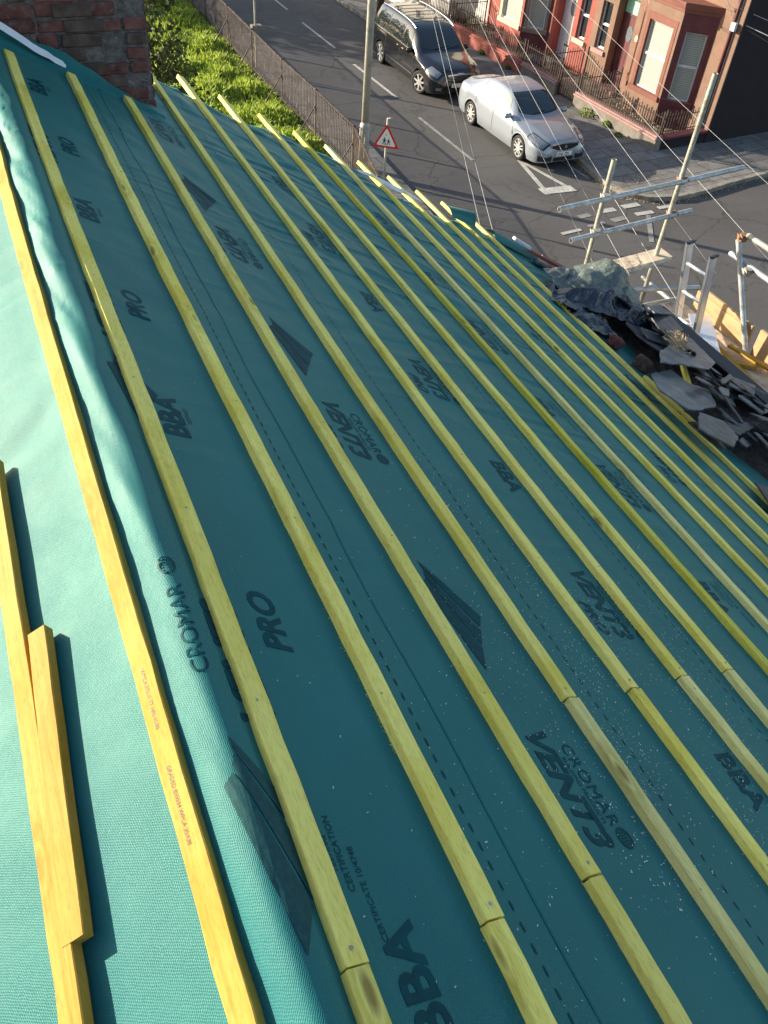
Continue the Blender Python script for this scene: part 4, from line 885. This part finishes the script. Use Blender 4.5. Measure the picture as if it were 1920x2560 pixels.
def narrow(par,t0,t1,z0,z1,sill,frame='upvc'):
    window(par,H(Vector((t0,.16,z0))),ET,-ES,t1-t0,z1-z0,0,frame,'glass',True)
    q=MB(H); q.box(t0-.08,t1+.08,-.07,.10,z0-.14,z0-.002); q.build('sill',sill,par,bevel=.006)
HT=6.2
def house(lab,t0,mir,wallm,frame,apron,doorm,sillm,name='terraced_house',wall_low=None,gable=False,innerw='upvc',blindm='blind',cant=None,grp='terraced houses across the road'):
    T=6.10; loc=H(Vector((t0+3,2,0))); hs_=thing(name,lab,'house',tuple(loc),grp)
    tx=(lambda t:t0+t) if not mir else (lambda t:t0+T-t)
    def rg(a,b): x,y=tx(a),tx(b); return (min(x,y),max(x,y))
    d0,d1=rg(4.15,5.08); n0,n1=rg(5.32,5.82); bc=tx(2.35); b0,b1=bc-1.3,bc+1.3
    u=[(d0,d1,ZG,2.95),(n0,n1,1.18,2.60),(b0,b1,ZG,3.2),(bc-1.0,bc+1.0,4.1,5.6),(tx(4.9)-.45,tx(4.9)+.45,4.1,5.6)]
    o=MB(H); wallpanel(o,t0+.0,t0+T,0,HT,0,.28,u); o.build('front_wall',wallm,hs_)
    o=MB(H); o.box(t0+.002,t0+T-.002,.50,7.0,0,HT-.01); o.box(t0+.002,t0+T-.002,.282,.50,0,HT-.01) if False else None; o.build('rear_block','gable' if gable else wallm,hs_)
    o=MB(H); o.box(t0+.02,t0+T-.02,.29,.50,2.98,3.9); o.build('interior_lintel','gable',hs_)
    # recess sides of the doorway
    o=MB(H); o.box(d0-.06,d0-.002,.0+.281,.50,ZG,2.95); o.box(d1+.002,d1+.06,.281,.50,ZG,2.95); o.build('door_reveal',apron,hs_)
    bay(hs_,bc,(apron,wallm,frame),mir,innerw,blindm,cant=cant)
    door(hs_,d0+.02,d1-.02,ZG+.12,2.38,.32,doorm)
    o=MB(H); o.box(d0,d1,-.25,.32,ZG-.02,ZG+.12); o.build('doorstep','conc' if not wall_low else wall_low,hs_,bevel=.01)
    narrow(hs_,n0,n1,1.18,2.60,sillm)
    for c,w in ((bc,1.0),(tx(4.9),.45)):
        window(hs_,H(Vector((c-w,.16,4.1))),ET,-ES,2*w,1.5,0,'upvc','glass',True)
    o=MB(H); o.poly([(t0-.02,-.25,HT),(t0-.02,7.2,HT),(t0-.02,3.5,HT+2.2)],T+.04,(1,0,0)); o.build('roof','slate',hs_)
    o=MB(H); o.tube([(t0+T/2,-.32,HT-.03),(t0+T-.1,-.32,HT-.03)],.05,8); o.box(t0,t0+T,-.36,-.27,HT-.06,HT+.02); o.build('gutter','blackplastic',hs_)
    return hs_
h1=house('brown rendered corner house with terracotta bay surround and maroon door',0.0,False,'brown','terra','brown','maroon','pinkcope',wall_low='pinkcope',gable=True,cant=('maroon','maroon'))  # near cant in maroon: the brown bay's deep shade put into its colour
# pilaster details on the corner: dark side wall, downpipe, alarm box
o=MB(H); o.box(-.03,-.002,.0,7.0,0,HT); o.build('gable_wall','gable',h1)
o=MB(H); o.tube([(.27,-.06,ZG),(.27,-.06,3.2),(.27,-.06,HT)],.045,8); o.build('downpipe','maroon',h1,smooth=True)
o=MB(H); o.tube([(.20,-.02,ZG),(.20,-.02,HT)],.010,6); o.build('cable','wire',h1)
o=MB(H); o.box(.12,.30,-.14,-.04,3.18,3.40); o.build('junction_box','upvc',h1,bevel=.012)
o=MB(H); o.box(.38,.70,-.012,.0,3.15,3.62); o.box(.36,.72,-.06,-.012,3.62,3.70); o.build('corbel','brown',h1,bevel=.006)
o=MB(H); o.box(.42,.55,-.03,.0,ZG,1.55); o.build('meter_trunking','conc',h1)
o=MB(H); o.poly([(3.92+CO(k*PI/8)*.07,-.02,1.95+S(k*PI/8)*.10) for k in range(16)],.018,(0,1,0)); o.build('house_number_plaque','cream',h1)
o=MB(H); o.tube([(3.55,-.03,ZG),(3.55,-.03,HT)],.018,6); o.build('downpipe','maroon',h1)
h2=house('salmon red terraced house with cream bay surround and white front door',6.10,True,'redw','cream','redw','upvc','cream',cant=('maroon','conc'))
# near cant's maroon wall and grey surround carry its shade in their colours
h3=house('white rendered terraced house just beyond the salmon red one',12.2,False,'wwall','wwall','wwall','upvc','wwall')
h4=house('cream terraced house farthest along the row beyond the white one',18.3,True,'wwall','cream','wwall','maroon','cream')
# garden walls with railings
def gwall(lab,t0,t1,sw,mat,cope,grp='low front garden walls with railings',z1=.42,ret=True):
    w=thing('garden_wall',lab,'garden wall',tuple(H(Vector(((t0+t1)/2,sw,0)))),grp)
    o=MB(H); o.box(t0,t1,sw,sw+.24,0,z1); o.build('wall',mat,w)
    o=MB(H); o.box(t0-.02,t1+.02,sw-.045,sw+.285,z1+.001,z1+.065); o.box(t0,t1,sw+.0,sw+.24,z1+.066,z1+.12); o.build('coping',cope,w,bevel=.014)
    rail(w,(t0+.05,sw+.12),(t1-.05,sw+.12),z1+.12); return w
def rail(w,a,b,z,h=.55,step=.11,kind='railing'):
    a=Vector(a);b=Vector(b); L=(b-a).length; n=max(2,int(L/step)); t=(b-a)/L; o=MB(H); nn=Vector((-t.y,t.x))
    for k in range(n+1):
        p=a+t*L*k/n; hh=h+(.09 if k%2 else .03); o.box(p.x-.0085,p.x+.0085,p.y-.0085,p.y+.0085,z,z+hh)
        if k<n and k%2==0:
            q=a+t*L*(k+.5)/n; r=.04; pr=None
            for j in range(9):
                an=j*PI/4; c=(q.x+t.x*CO(an)*r,q.y+t.y*CO(an)*r,z+h*.38+S(an)*r)
                if pr: o.tube([pr,c],.006,4)
                pr=c
    for zz in (z+.06,z+h-.06): o.obox((a.x-nn.x*.010,a.y-nn.y*.010,zz),(t.x*L,t.y*L,0),(nn.x*.02,nn.y*.02,0),(0,0,.022))
    o.build(kind,'iron',w)
    for p in (a,b): q=MB(H); q.box(p.x-.022,p.x+.022,p.y-.022,p.y+.022,z,z+h+.14); q.build('railing_post','iron',w)
SWL=-2.10
w1=gwall('grey rendered corner garden wall with pink coping, in front of the brown house',.0,3.95,SWL,'conc','pinkcope')
o=MB(H); o.box(-.0,.24,SWL+.242,-.01,0,.42); o.build('side_wall','gable',w1); o=MB(H); o.box(-.045,.285,SWL+.29,-.01,.421,.485); o.build('side_coping','maroon',w1,bevel=.012)
rail(w1,(.12,SWL+.3),(.12,-.2),.54)
rail(w1,(3.9,SWL+.2),(3.9,-.3),.13,.85,.11)
w2=gwall('short beige garden wall between the corner garden gate and the red wall',4.95,6.95,SWL,'conc','pinkcope')
w3=gwall('long faded red garden wall in front of the red house, behind the parked cars',7.0,11.6,SWL,'redlow','redlow')
w4=gwall('white garden wall with dark railings in front of the white house',11.65,17.8,SWL,'wwall','wwall')
w5=gwall('cream garden wall at the far end of the row',17.9,24.2,SWL,'cream','wwall')
for k,(t0,lab) in enumerate(((3.98,'iron garden gate of the brown corner house'),(7.9,'iron dividing railing between the brown and red gardens'))):
    gt=thing('garden_gate',lab,'gate',tuple(H(Vector((t0,SWL,0)))))
    if k==0: rail(gt,(4.02,SWL+.12),(4.90,SWL+.12),.13,.80,.10,'gate_leaf')
    else: rail(gt,(6.12,SWL+.3),(6.12,-.1),.13,.9,.10,'gate_leaf')
gd=thing('garden_gate','iron railing between the red and white front gardens','railing',tuple(H(Vector((12.2,SWL,0))))); rail(gd,(12.2,SWL+.3),(12.2,-.1),.13,.9,.10,'railing')
# garden beds
o=MB(H); o.box(.25,24.3,SWL+.25,-.005,.0,.14); struct(o.build('gravel_bed','gravel'))
# litter and dry plants in the corner garden
pl=MB(); rr=random.Random(31)
for k in range(2600):
    t=rr.uniform(.4,3.6) if rr.random()<.7 else rr.uniform(7,12); s=rr.uniform(SWL+.3,-.75 if t<4 else -.8); p=H(Vector((t,s,.14+rr.uniform(0,.16)))); a=Vector((rr.gauss(0,1),rr.gauss(0,1),rr.gauss(0,1))).normalized(); b=a.cross(Vector((1,.3,.2))).normalized(); z=rr.uniform(.02,.05)
    pl.F(pl.V(p-b*z*.4),pl.V(p+a*z),pl.V(p+b*z*.4),pl.V(p-a*z))
tag(pl.build('dry_plants','straw',None,fixn=False),'dry plants and leaf litter in the front gardens','dry plants',kind='stuff')
for k,(t,s,r,lab) in enumerate([(3.05,SWL-.12,.20,'larger green weed clump at the foot of the grey corner wall'),(2.1,SWL-.06,.12,'small green weed at the middle of the grey corner wall foot'),(1.3,SWL-.25,.09,'tiny green weed in the paving by the grey corner wall'),(7.6,SWL-.06,.10,'small weed at the foot of the red wall'),(9.3,SWL-.05,.10,'weed tuft at the foot of the red wall behind the black car')]):
    wd=MB(); p=H(Vector((t,s,.13))); leafcloud(wd,(p.x,p.y,p.z+r*.3),(r*1.3,r*1.3,r*.8),260,.07,k+40); tag(wd.build('weed','weed',None,fixn=False),lab,'weed','weeds growing at the wall foot')
# rubbish sack behind the railings
def blob(c,r,mat,name,lab,cat,seed):
    bm=bmesh.new(); bmesh.ops.create_icosphere(bm,subdivisions=3,radius=1)
    for v in bm.verts: p=v.co.copy(); v.co=Vector((p.x*r[0],p.y*r[1],p.z*r[2]))*(1+.25*noise.noise(p*2+Vector((seed,0,0))))
    me=bpy.data.meshes.new(name); bm.to_mesh(me); bm.free(); me.materials.append(M[mat]); me.polygons.foreach_set('use_smooth',[True]*len(me.polygons)); o=bpy.data.objects.new(name,me); COL.objects.link(o); o.location=c; return tag(o,lab,cat)
blob(H(Vector((7.3,-1.2,.35))),(.42,.28,.24),'sheet','refuse_sack','black refuse sack behind the railings of the red house','refuse sack',1)
blob(H(Vector((12.7,-1.0,.38))),(.40,.30,.26),'sheet','refuse_sack','black refuse sack in front of the white house','refuse sack',2)
# cables to the corner house
for k,(a,b,r,lab) in enumerate([((.35,-.08,3.45),(21.71,18.0,3.0),.012,'thick pale cable leaving the corner house bracket toward the right edge'),((.2,-.08,3.75),(22.5,18.9,3.15),.009,'thinner pale cable above it at the top right corner'),((.3,-.05,3.4),(21.5,17.9,2.8),.006,'thin dark cable below the thick pale one'),]):
    A=H(Vector(a)); B=Vector(b); B=A+(B-A)*5; o=MB(); o.tube([A.lerp(B,i/16) for i in range(17)],r,6); tag(o.build('cable','wire' if k<2 else 'wiredk',None),lab,'cable','cables fixed to the corner house')
A=H(Vector((.35,-.08,3.45))); B=H(Vector((1.6,-.8,5.4))); o=MB(); o.tube([A.lerp(B+(B-A)*2,i/16) for i in range(17)],.010,6); tag(o.build('cable','wire',None),'pale cable rising from the corner house bracket over the bay','cable','cables fixed to the corner house')
# ------------------------------------------------------------------ cars
def interp(tab,x):
    if x<=tab[0][0]: return tab[0][1]
    for i in range(len(tab)-1):
        (a,p),(b,q)=tab[i],tab[i+1]
        if x<=b:
            u=(x-a)/(b-a); pm=tab[i-1][1] if i else p; pa=tab[i-1][0] if i else a-(b-a); qn=tab[i+2][1] if i+2<len(tab) else q; qa=tab[i+2][0] if i+2<len(tab) else b+(b-a)
            m0=(q-pm)/(b-pa)*(b-a); m1=(qn-p)/(qa-a)*(b-a)
            if (q-p)*m0<=0: m0=0
            if (q-p)*m1<=0: m1=0
            u2_,u3=u*u,u*u*u; return (2*u3-3*u2_+1)*p+(u3-2*u2_+u)*m0+(-2*u3+3*u2_)*q+(u3-u2_)*m1
    return tab[-1][1]
def make_car(name,label,P):
    L=P['L']; cx,yf=P['pos']; an=P['ang']; ca,sa=CO(an),S(an)
    def Wd(p): # local (x back, y right(+X), z)
        x,y,z=p; return Vector((cx+y*ca-x*sa,yf+x*ca+y*sa,z))
    root=thing(name,label,'car',tuple(Wd((L/2,0,0))),'cars parked along the far kerb')
    xf=P['wheels']; zc=P['r']; Ra=P['r']+.055
    def zs(x):
        z=interp(P['zs'],x)
        for c in xf:
            if abs(x-c)<Ra: z=max(z,zc+math.sqrt(Ra*Ra-(x-c)**2))
        return z
    def ring(x):
        w=interp(P['w'],x); wb=interp(P['wb'],x); wr_=interp(P['wr'],x); zb=interp(P['zb'],x); zt=interp(P['zt'],x); z0=min(zs(x),zb-.06); z00=interp(P['zs'],x)
        ze=zt-P['crown']; ze=max(ze,zb+.01)
        arch=max(0,(z0-z00))
        return [(w-.05*(arch<.02),z0),(w*.995,z0+(zb-z0)*.22),(w,z0+(zb-z0)*.5),(w*.99,z0+(zb-z0)*.8),(wb,zb),(wb*.55+wr_*.45+.028*min(1,(ze-zb)/.3),zb+(ze-zb)*.5),(wr_,ze),(wr_-.10,zt-.35*P['crown']),(wr_*.45,zt-.08*P['crown']),(0,zt)]
    def Sf(x,v):
        r=ring(x); t=v*9; i=min(8,int(t)); u=t-i
        g=lambda k:r[max(0,min(9,k))]
        p0,p1,p2,p3=g(i-1),g(i),g(i+1),(g(i+2) if i+2<=9 else (-r[8][0],r[8][1]))
        f=lambda a,b,c,d:.5*((2*b)+(-a+c)*u+(2*a-5*b+4*c-d)*u*u+(-a+3*b-3*c+d)*u**3)
        if i in (3,4): lin_=.55
        else: lin_=.25
        y=f(p0[0],p1[0],p2[0],p3[0])*(1-lin_)+(p1[0]+(p2[0]-p1[0])*u)*lin_; z=f(p0[1],p1[1],p2[1],p3[1])*(1-lin_)+(p1[1]+(p2[1]-p1[1])*u)*lin_
        return Vector((x,y,z))
    def Sn(x,v,sgn,off):
        p=Sf(x,v); e=.012; a=Sf(min(L,x+e),v)-Sf(max(0,x-e),v); b=Sf(x,min(1,v+.012))-Sf(x,v-.012); n=a.cross(b)
        if n.length<1e-9: n=Vector((0,0,1))
        n.normalize()
        if n.y<0 and p.y>.05 or (p.y<=.05 and n.z<0): n=-n
        if abs(1-v)<1e-6: n=Vector((n.x,0,abs(n.z))).normalized()
        p=p+n*off; return Vector((p.x,p.y*sgn,p.z))
    xs=sorted(set([0,.015,.04,.08,.13,.19,.26]+[.26+k*(L-.42)/96 for k in range(97)]+[L-.1,L-.05,L-.02,L]))
    nv=30
    o=MB(Wd); ix=[[o.V(Sf(x,j/nv)) for j in range(nv+1)]+[o.V((lambda p:(p.x,-p.y,p.z))(Sf(x,j/nv))) for j in range(nv-1,-1,-1)] for x in xs]
    for A,B in zip(ix,ix[1:]):
        for j in range(len(A)-1): o.F(A[j],A[j+1],B[j+1],B[j])
    o.F(*ix[0]); o.F(*ix[-1][::-1])
    body=o.build('body',P['paint'],root,smooth=True)
    for e in body.data.polygons: pass
    def patch(fn,nu,nv_,nm,mat,par=None,smooth=True): q=MB(Wd); q.grid(fn,nu,nv_); return q.build(nm,mat,par or root,smooth=smooth)
    o=MB(Wd); o.box(.3,L-.3,-P['hw']+.26,P['hw']-.26,.17,.62); o.build('underbody','dirtcar',root)
    for sgn in (1,-1):
        for (x0b,x1b,x0t,x1t,mt) in P['side']:
            patch(lambda u,v,sgn=sgn:Sn((x0b+(x0t-x0b)*v)*(1-u)+(x1b+(x1t-x1b)*v)*u,.475+.165*v,sgn,.006),16,8,'side_window',P.get('sg','carglass') if sgn<0 else 'carglass')
        a,b,c,d=P['side'][0][0]-.08,P['side'][-1][1]+.10,P['side'][0][2]-.05,P['side'][-1][3]+.06
        patch(lambda u,v,sgn=sgn:Sn((a+(b-a)*u),.452+.016*v,sgn,.010),30,1,'window_trim',P['trim'])
        patch(lambda u,v,sgn=sgn:Sn(P['hl'][0]-.03+(P['hl'][1]-P['hl'][0]+.06)*u,P['hl'][2]-.02+(P['hl'][3]-P['hl'][2]+.04)*v-.02*u,sgn,.005),14,6,'headlight_surround','blackplastic')
        patch(lambda u,v,sgn=sgn:Sn(P['hl'][0]+(P['hl'][1]-P['hl'][0])*u,P['hl'][2]+(P['hl'][3]-P['hl'][2])*v-.02*u,sgn,.007),14,6,'headlight','lamp')
        patch(lambda u,v,sgn=sgn:Sn(L-.02-.22*u,.30+.12*v,sgn,.007),6,4,'tail_light','amber')
        for xh in P['handles']: patch(lambda u,v,sgn=sgn:Sn(xh+.17*u,.385+.018*v,sgn,.024*S(PI*u)+.004),8,1,'door_handle','chrome' if P['chromeh'] else P['paint'])
        for (xa,xb) in P['gaps']: patch(lambda u,v,sgn=sgn:Sn(xa+(xb-xa)*v+.015*u,.07+.38*v,sgn,.003),1,20,'door_gap','dirtcar')
        # side crease moulding
        patch(lambda u,v,sgn=sgn:Sn(P['wheels'][0]+.48+(P['wheels'][1]-P['wheels'][0]-.95)*u,.13+.016*v,sgn,.010),20,1,'door_moulding',P['mould'])
        q=MB(Wd); mx=P['mirror']; y0=P['hw']-.06; q.obox((mx-.02,sgn*y0 if sgn>0 else -y0-.22,mx*0+P['mz']),(.11,0,0),(0,.22,0),(0,0,.14)); m=q.build('wing_mirror',P['mircol'],root,bevel=.035,smooth=True)
        q=MB(Wd); q.obox((mx-.02+.11,(y0+.03)*sgn if sgn>0 else -y0-.19,P['mz']+.02),(.004,0,0),(0,.16,0),(0,0,.10)); q.build('mirror_glass','glass',m)
        for wi,c in enumerate(xf):
            st=P['steer'] if wi==0 else 0
            wc=Vector((c,sgn*(P['hw']-.11),zc))
            def Wl(p,wc=wc,st=st,sgn=sgn):
                x,y,z=p; return Wd((wc.x+x*CO(st)-y*S(st),wc.y+x*S(st)+y*CO(st),wc.z+z))
            q=MB(Wl); R_=P['r']; prof=[(-.10,R_*.74),(-.105,R_*.87),(-.095,R_*.96),(-.07,R_),(.07,R_),(.095,R_*.96),(.105,R_*.87),(.10,R_*.74)]; n=36
            rg=[[q.V((CO(k*2*PI/n)*r,a,S(k*2*PI/n)*r)) for a,r in prof] for k in range(n)]
            for k in range(n):
                for j in range(len(prof)-1): q.F(rg[k][j],rg[k][j+1],rg[(k+1)%n][j+1],rg[(k+1)%n][j])
            wh=thing('wheel',None,None,tuple(Wd(wc))); wh.parent=root; wh.location=Wd(wc)-WL[root.name]; WL[wh.name]=Wd(wc); 
            q.build('tyre','rubber',wh,smooth=True)
            q=MB(Wl); f=.085*sgn
            q.tube([(0,-.02*sgn,0),(0,f-.06*sgn,0)],R_*.66,24); q.build('brake_hub','dirtcar',wh)
            q=MB(Wl); n=40; ro,ri=R_*.76,R_*.68
            for k in range(n):
                a0,a1=k*2*PI/n,(k+1)*2*PI/n
                v=[q.V((CO(a)*r,yy,S(a)*r)) for a in (a0,a1) for r,yy in ((ro,f),(ri,f+.004*sgn),(ri,f-.05*sgn))]; q.F(v[0],v[1],v[4],v[3]); q.F(v[1],v[2],v[5],v[4])
            ns=P['spokes']
            for k in range(ns):
                a=k*2*PI/ns+.3; dv=Vector((CO(a),0,S(a))); pv_=Vector((-S(a),0,CO(a)))
                for e in ((-.5,.5) if P['twin'] else (0,)):
                    w0,w1=(.020,.016) if P['twin'] else (.032,.024)
                    p0=dv*.03+pv_*e*.035; p1=dv*ri*1.03+pv_*e*.11
                    v=[q.V(p0-pv_*w0+Vector((0,f+.008*sgn,0))),q.V(p0+pv_*w0+Vector((0,f+.008*sgn,0))),q.V(p1+pv_*w1+Vector((0,f,0))),q.V(p1-pv_*w1+Vector((0,f,0)))]
                    v2=[q.V(p0-pv_*w0+Vector((0,f-.03*sgn,0))),q.V(p0+pv_*w0+Vector((0,f-.03*sgn,0))),q.V(p1+pv_*w1+Vector((0,f-.03*sgn,0))),q.V(p1-pv_*w1+Vector((0,f-.03*sgn,0)))]
                    q.F(*v); [q.F(v[i],v[(i+1)%4],v2[(i+1)%4],v2[i]) for i in range(4)]
            q.tube([(0,f-.03*sgn,0),(0,f+.012*sgn,0)],.045,16)
            q.build('rim','rim',wh)
    xa,xb,vv=P['screen']
    patch(lambda u,v:(lambda w:Sn(xa+(xb-xa)*v+.16*w*w*(1-v)+.05*w*w*v,1-(1-(vv-.015*v))*abs(w),1 if w>=0 else -1,.007))(2*u-1),28,14,'windscreen','carglass')
    xa2,xb2,vv2=P['rear']
    patch(lambda u,v:(lambda w:Sn(xa2+(xb2-xa2)*v-.06*w*w,1-(1-vv2)*abs(w),1 if w>=0 else -1,.007))(2*u-1),24,10,'rear_window','carglass')
    def frontx(y): # x where half width reaches |y|
        lo,hi=0,.5
        if abs(y)<=interp(P['w'],0): return 0
        for _ in range(24):
            m=(lo+hi)/2
            if interp(P['w'],m)<abs(y): lo=m
            else: hi=m
        return lo
    def fp(y,z,off): return Vector((frontx(y)*.9-off-.035*(1-(y/.6)**2)*0,y,z))
    def front(y0,y1,zl,zh,off,nm,mat,par=None,arc=0): 
        return patch(lambda u,v:fp(y0+(y1-y0)*u,(zl(u) if callable(zl) else zl)*(1-v)+(zh(u) if callable(zh) else zh)*v,off),20,4,nm,mat,par,False)
    for args in P['front']: front(*args)
    n=P['plate']; zp=n[0]
    o=MB(Wd); o.box(-.030,-.012,n[2]-.26,n[2]+.26,zp,zp+.112); pl_=o.build('number_plate','plate',root)
    textmesh('plate_characters',n[1],.105,lambda u,v:Wd((-.032,n[2]-.232+u*.93,zp+.018+v)) ,'black',pl_,.02,0,1.0)
    for ex in P.get('extra',[]): ex(Wd,Sn,root,patch)
    for w in (-.35,.12): 
        o=MB(Wd); p0=Sn(xa+.02,1-(1-vv)*abs(w)*.9,1 if w>0 else -1,.02); p1=Sn(xa+.10,1-(1-vv)*abs(w+.62)*.9,1 if w+.62>0 else -1,.022); o.tube([p0,p1],.009,5); o.build('wiper','blackplastic',root)
    return root
cos_arc=lambda z,a:(lambda u:z+a*(2*u-1)**2)
def badge(Wd,Sn,root,patch):
    o=MB(Wd); n=16; o.tube([(-.03,0,.655),(-.045,0,.655)],.048,16); o.build('front_emblem','chrome',root)
def silver_extra(Wd,Sn,root,patch):
    badge(Wd,Sn,root,patch)
    # crease lines on the bonnet
    for sg in (1,-1):
        patch(lambda u,v:Sn(.30+1.0*u,.80+.05*u+.004*v,sg,.004),16,1,'bonnet_crease','silver')
        patch(lambda u,v:Sn(1.25+.9*u,.735-.03*u+.012*v,sg,.006),12,1,'pillar_trim','silver')
make_car('silver_hatchback_car','silver five-door car with alloy wheels parked nearest the triangle road marking',dict(L=4.83,pos=(14.96,19.50),ang=R(2.0),paint='silver',trim='chrome',mould='silver',mircol='silver',hw=.925,r=.335,wheels=(.97,3.71),crown=.035,
 zs=[(0,.24),(.2,.19),(4.5,.2),(4.83,.32)],
 w=[(0,.50),(.03,.62),(.10,.75),(.22,.845),(.45,.905),(.9,.925),(3.9,.925),(4.4,.88),(4.7,.78),(4.83,.62)],
 wb=[(0,.42),(.03,.54),(.10,.66),(.22,.76),(.45,.83),(.9,.865),(2.4,.88),(3.8,.86),(4.4,.80),(4.7,.70),(4.83,.54)],
 wr=[(0,.28),(.1,.46),(.5,.60),(1.1,.70),(1.35,.72),(1.8,.655),(2.3,.595),(3.0,.59),(3.5,.565),(4.0,.56),(4.35,.60),(4.83,.42)],
 zb=[(0,.52),(.1,.62),(.4,.74),(.9,.85),(1.5,.925),(2.5,.965),(3.6,1.0),(4.3,1.0),(4.6,.96),(4.83,.78)],
 zt=[(0,.66),(.05,.735),(.15,.79),(.5,.875),(1.0,.955),(1.35,1.0),(1.75,1.25),(2.1,1.42),(2.5,1.485),(2.9,1.495),(3.4,1.43),(3.9,1.26),(4.3,1.115),(4.55,1.08),(4.75,1.03),(4.83,.88)],
 side=[(1.62,2.42,1.95,2.42,0),(2.50,3.38,2.50,3.30,0),(3.44,3.92,3.36,3.58,0)],sg='carglass_reflect',hl=(.10,.62,.40,.62),handles=(2.15,3.15),chromeh=True,gaps=((1.30,1.42),(2.46,2.46),(3.50,3.42)),mirror=1.58,mz=.93,steer=R(0),spokes=5,twin=True,
 screen=(1.40,2.12,.705),rear=(3.42,4.22,.70),
 front=[(-.44,.44,cos_arc(.545,.09),cos_arc(.725,-.02),.012,'grille','blackplastic'),(-.44,.44,cos_arc(.735,-.03),cos_arc(.765,-.03),.018,'grille_chrome_bar','chrome'),(-.80,-.40,.27,cos_arc(.38,.05),.012,'fog_lamp_recess','blackplastic'),(.40,.80,.27,cos_arc(.38,.05),.012,'fog_lamp_recess','blackplastic'),(-.34,.34,.26,.36,.012,'lower_intake','blackplastic')],
 plate=(.40,'EY65 ZJN',0),extra=[silver_extra]))
def mpv_extra(Wd,Sn,root,patch):
    for sg in (1,-1):
        o=MB(Wd); o.tube([Sn(2.0+2.5*i/10,.70,sg,.045) for i in range(11)],.014,6); o.build('roof_rail','chrome',root)
    for xr in (2.45,3.15,3.85): 
        o=MB(Wd); o.tube([Sn(xr,.70+(1-.70)*i/6,1,.05) for i in range(7)]+[Sn(xr,1-(1-.70)*i/6,-1,.05) for i in range(1,7)],.012,6); o.build('roof_crossbar','blackplastic',root)
    o=MB(Wd); o.tube([(-.035,-.10,.845),(-.045,0,.855),(-.035,.10,.845)],.016,6); o.build('front_emblem','chrome',root)
make_car('black_people_carrier','black people carrier with roof bars parked behind the silver car',dict(L=5.05,pos=(14.47,25.05),ang=R(0.8),paint='blk',trim='chrome',mould='chrome',mircol='blackplastic',hw=.99,r=.345,wheels=(.97,4.0),crown=.05,
 zs=[(0,.27),(.2,.22),(4.7,.23),(5.05,.36)],
 w=[(0,.56),(.03,.70),(.10,.83),(.22,.92),(.45,.97),(.9,.99),(4.3,.99),(4.7,.965),(4.95,.90),(5.05,.76)],
 wb=[(0,.48),(.03,.60),(.10,.72),(.22,.82),(.45,.89),(.9,.93),(2.4,.95),(4.3,.95),(4.7,.92),(4.95,.86),(5.05,.70)],
 wr=[(0,.34),(.1,.52),(.5,.66),(1.1,.80),(1.5,.76),(2.0,.70),(3.0,.70),(4.4,.69),(4.75,.66),(4.95,.62),(5.05,.5)],
 zb=[(0,.60),(.1,.74),(.4,.86),(.9,.96),(1.5,1.03),(3,1.06),(4.6,1.07),(4.9,1.02),(5.05,.85)],
 zt=[(0,.80),(.05,.88),(.15,.94),(.5,1.03),(1.0,1.11),(1.2,1.16),(1.6,1.42),(2.0,1.63),(2.4,1.72),(3.4,1.755),(4.4,1.73),(4.72,1.66),(4.88,1.45),(5.0,1.15),(5.05,.95)],
 side=[(1.62,2.45,2.0,2.42,0),(2.55,3.55,2.52,3.52,0),(3.65,4.62,3.62,4.5,0)],hl=(.10,.52,.40,.60),handles=(2.25,2.65),chromeh=True,gaps=((1.40,1.50),(2.5,2.48),(3.60,3.58)),mirror=1.62,mz=1.03,steer=R(-22),spokes=7,twin=False,
 screen=(1.24,2.06,.70),rear=(4.70,4.93,.69),
 front=[(-.42,.42,cos_arc(.58,.03),cos_arc(.80,-.02),.012,'grille','blackplastic'),(-.44,.44,cos_arc(.80,-.02),cos_arc(.835,-.02),.020,'grille_chrome_bar','chrome'),(-.42,.42,.655,.662,.020,'grille_slat','chrome'),(-.42,.42,.705,.712,.020,'grille_slat','chrome'),(-.42,.42,.755,.762,.020,'grille_slat','chrome'),(-.5,.5,.30,.40,.010,'lower_intake','blackplastic'),(-.80,-.62,.36,.44,.010,'fog_lamp','lamp'),(.62,.80,.36,.44,.010,'fog_lamp','lamp')],
 plate=(.44,'RJ57 UFM',0),extra=[mpv_extra]))
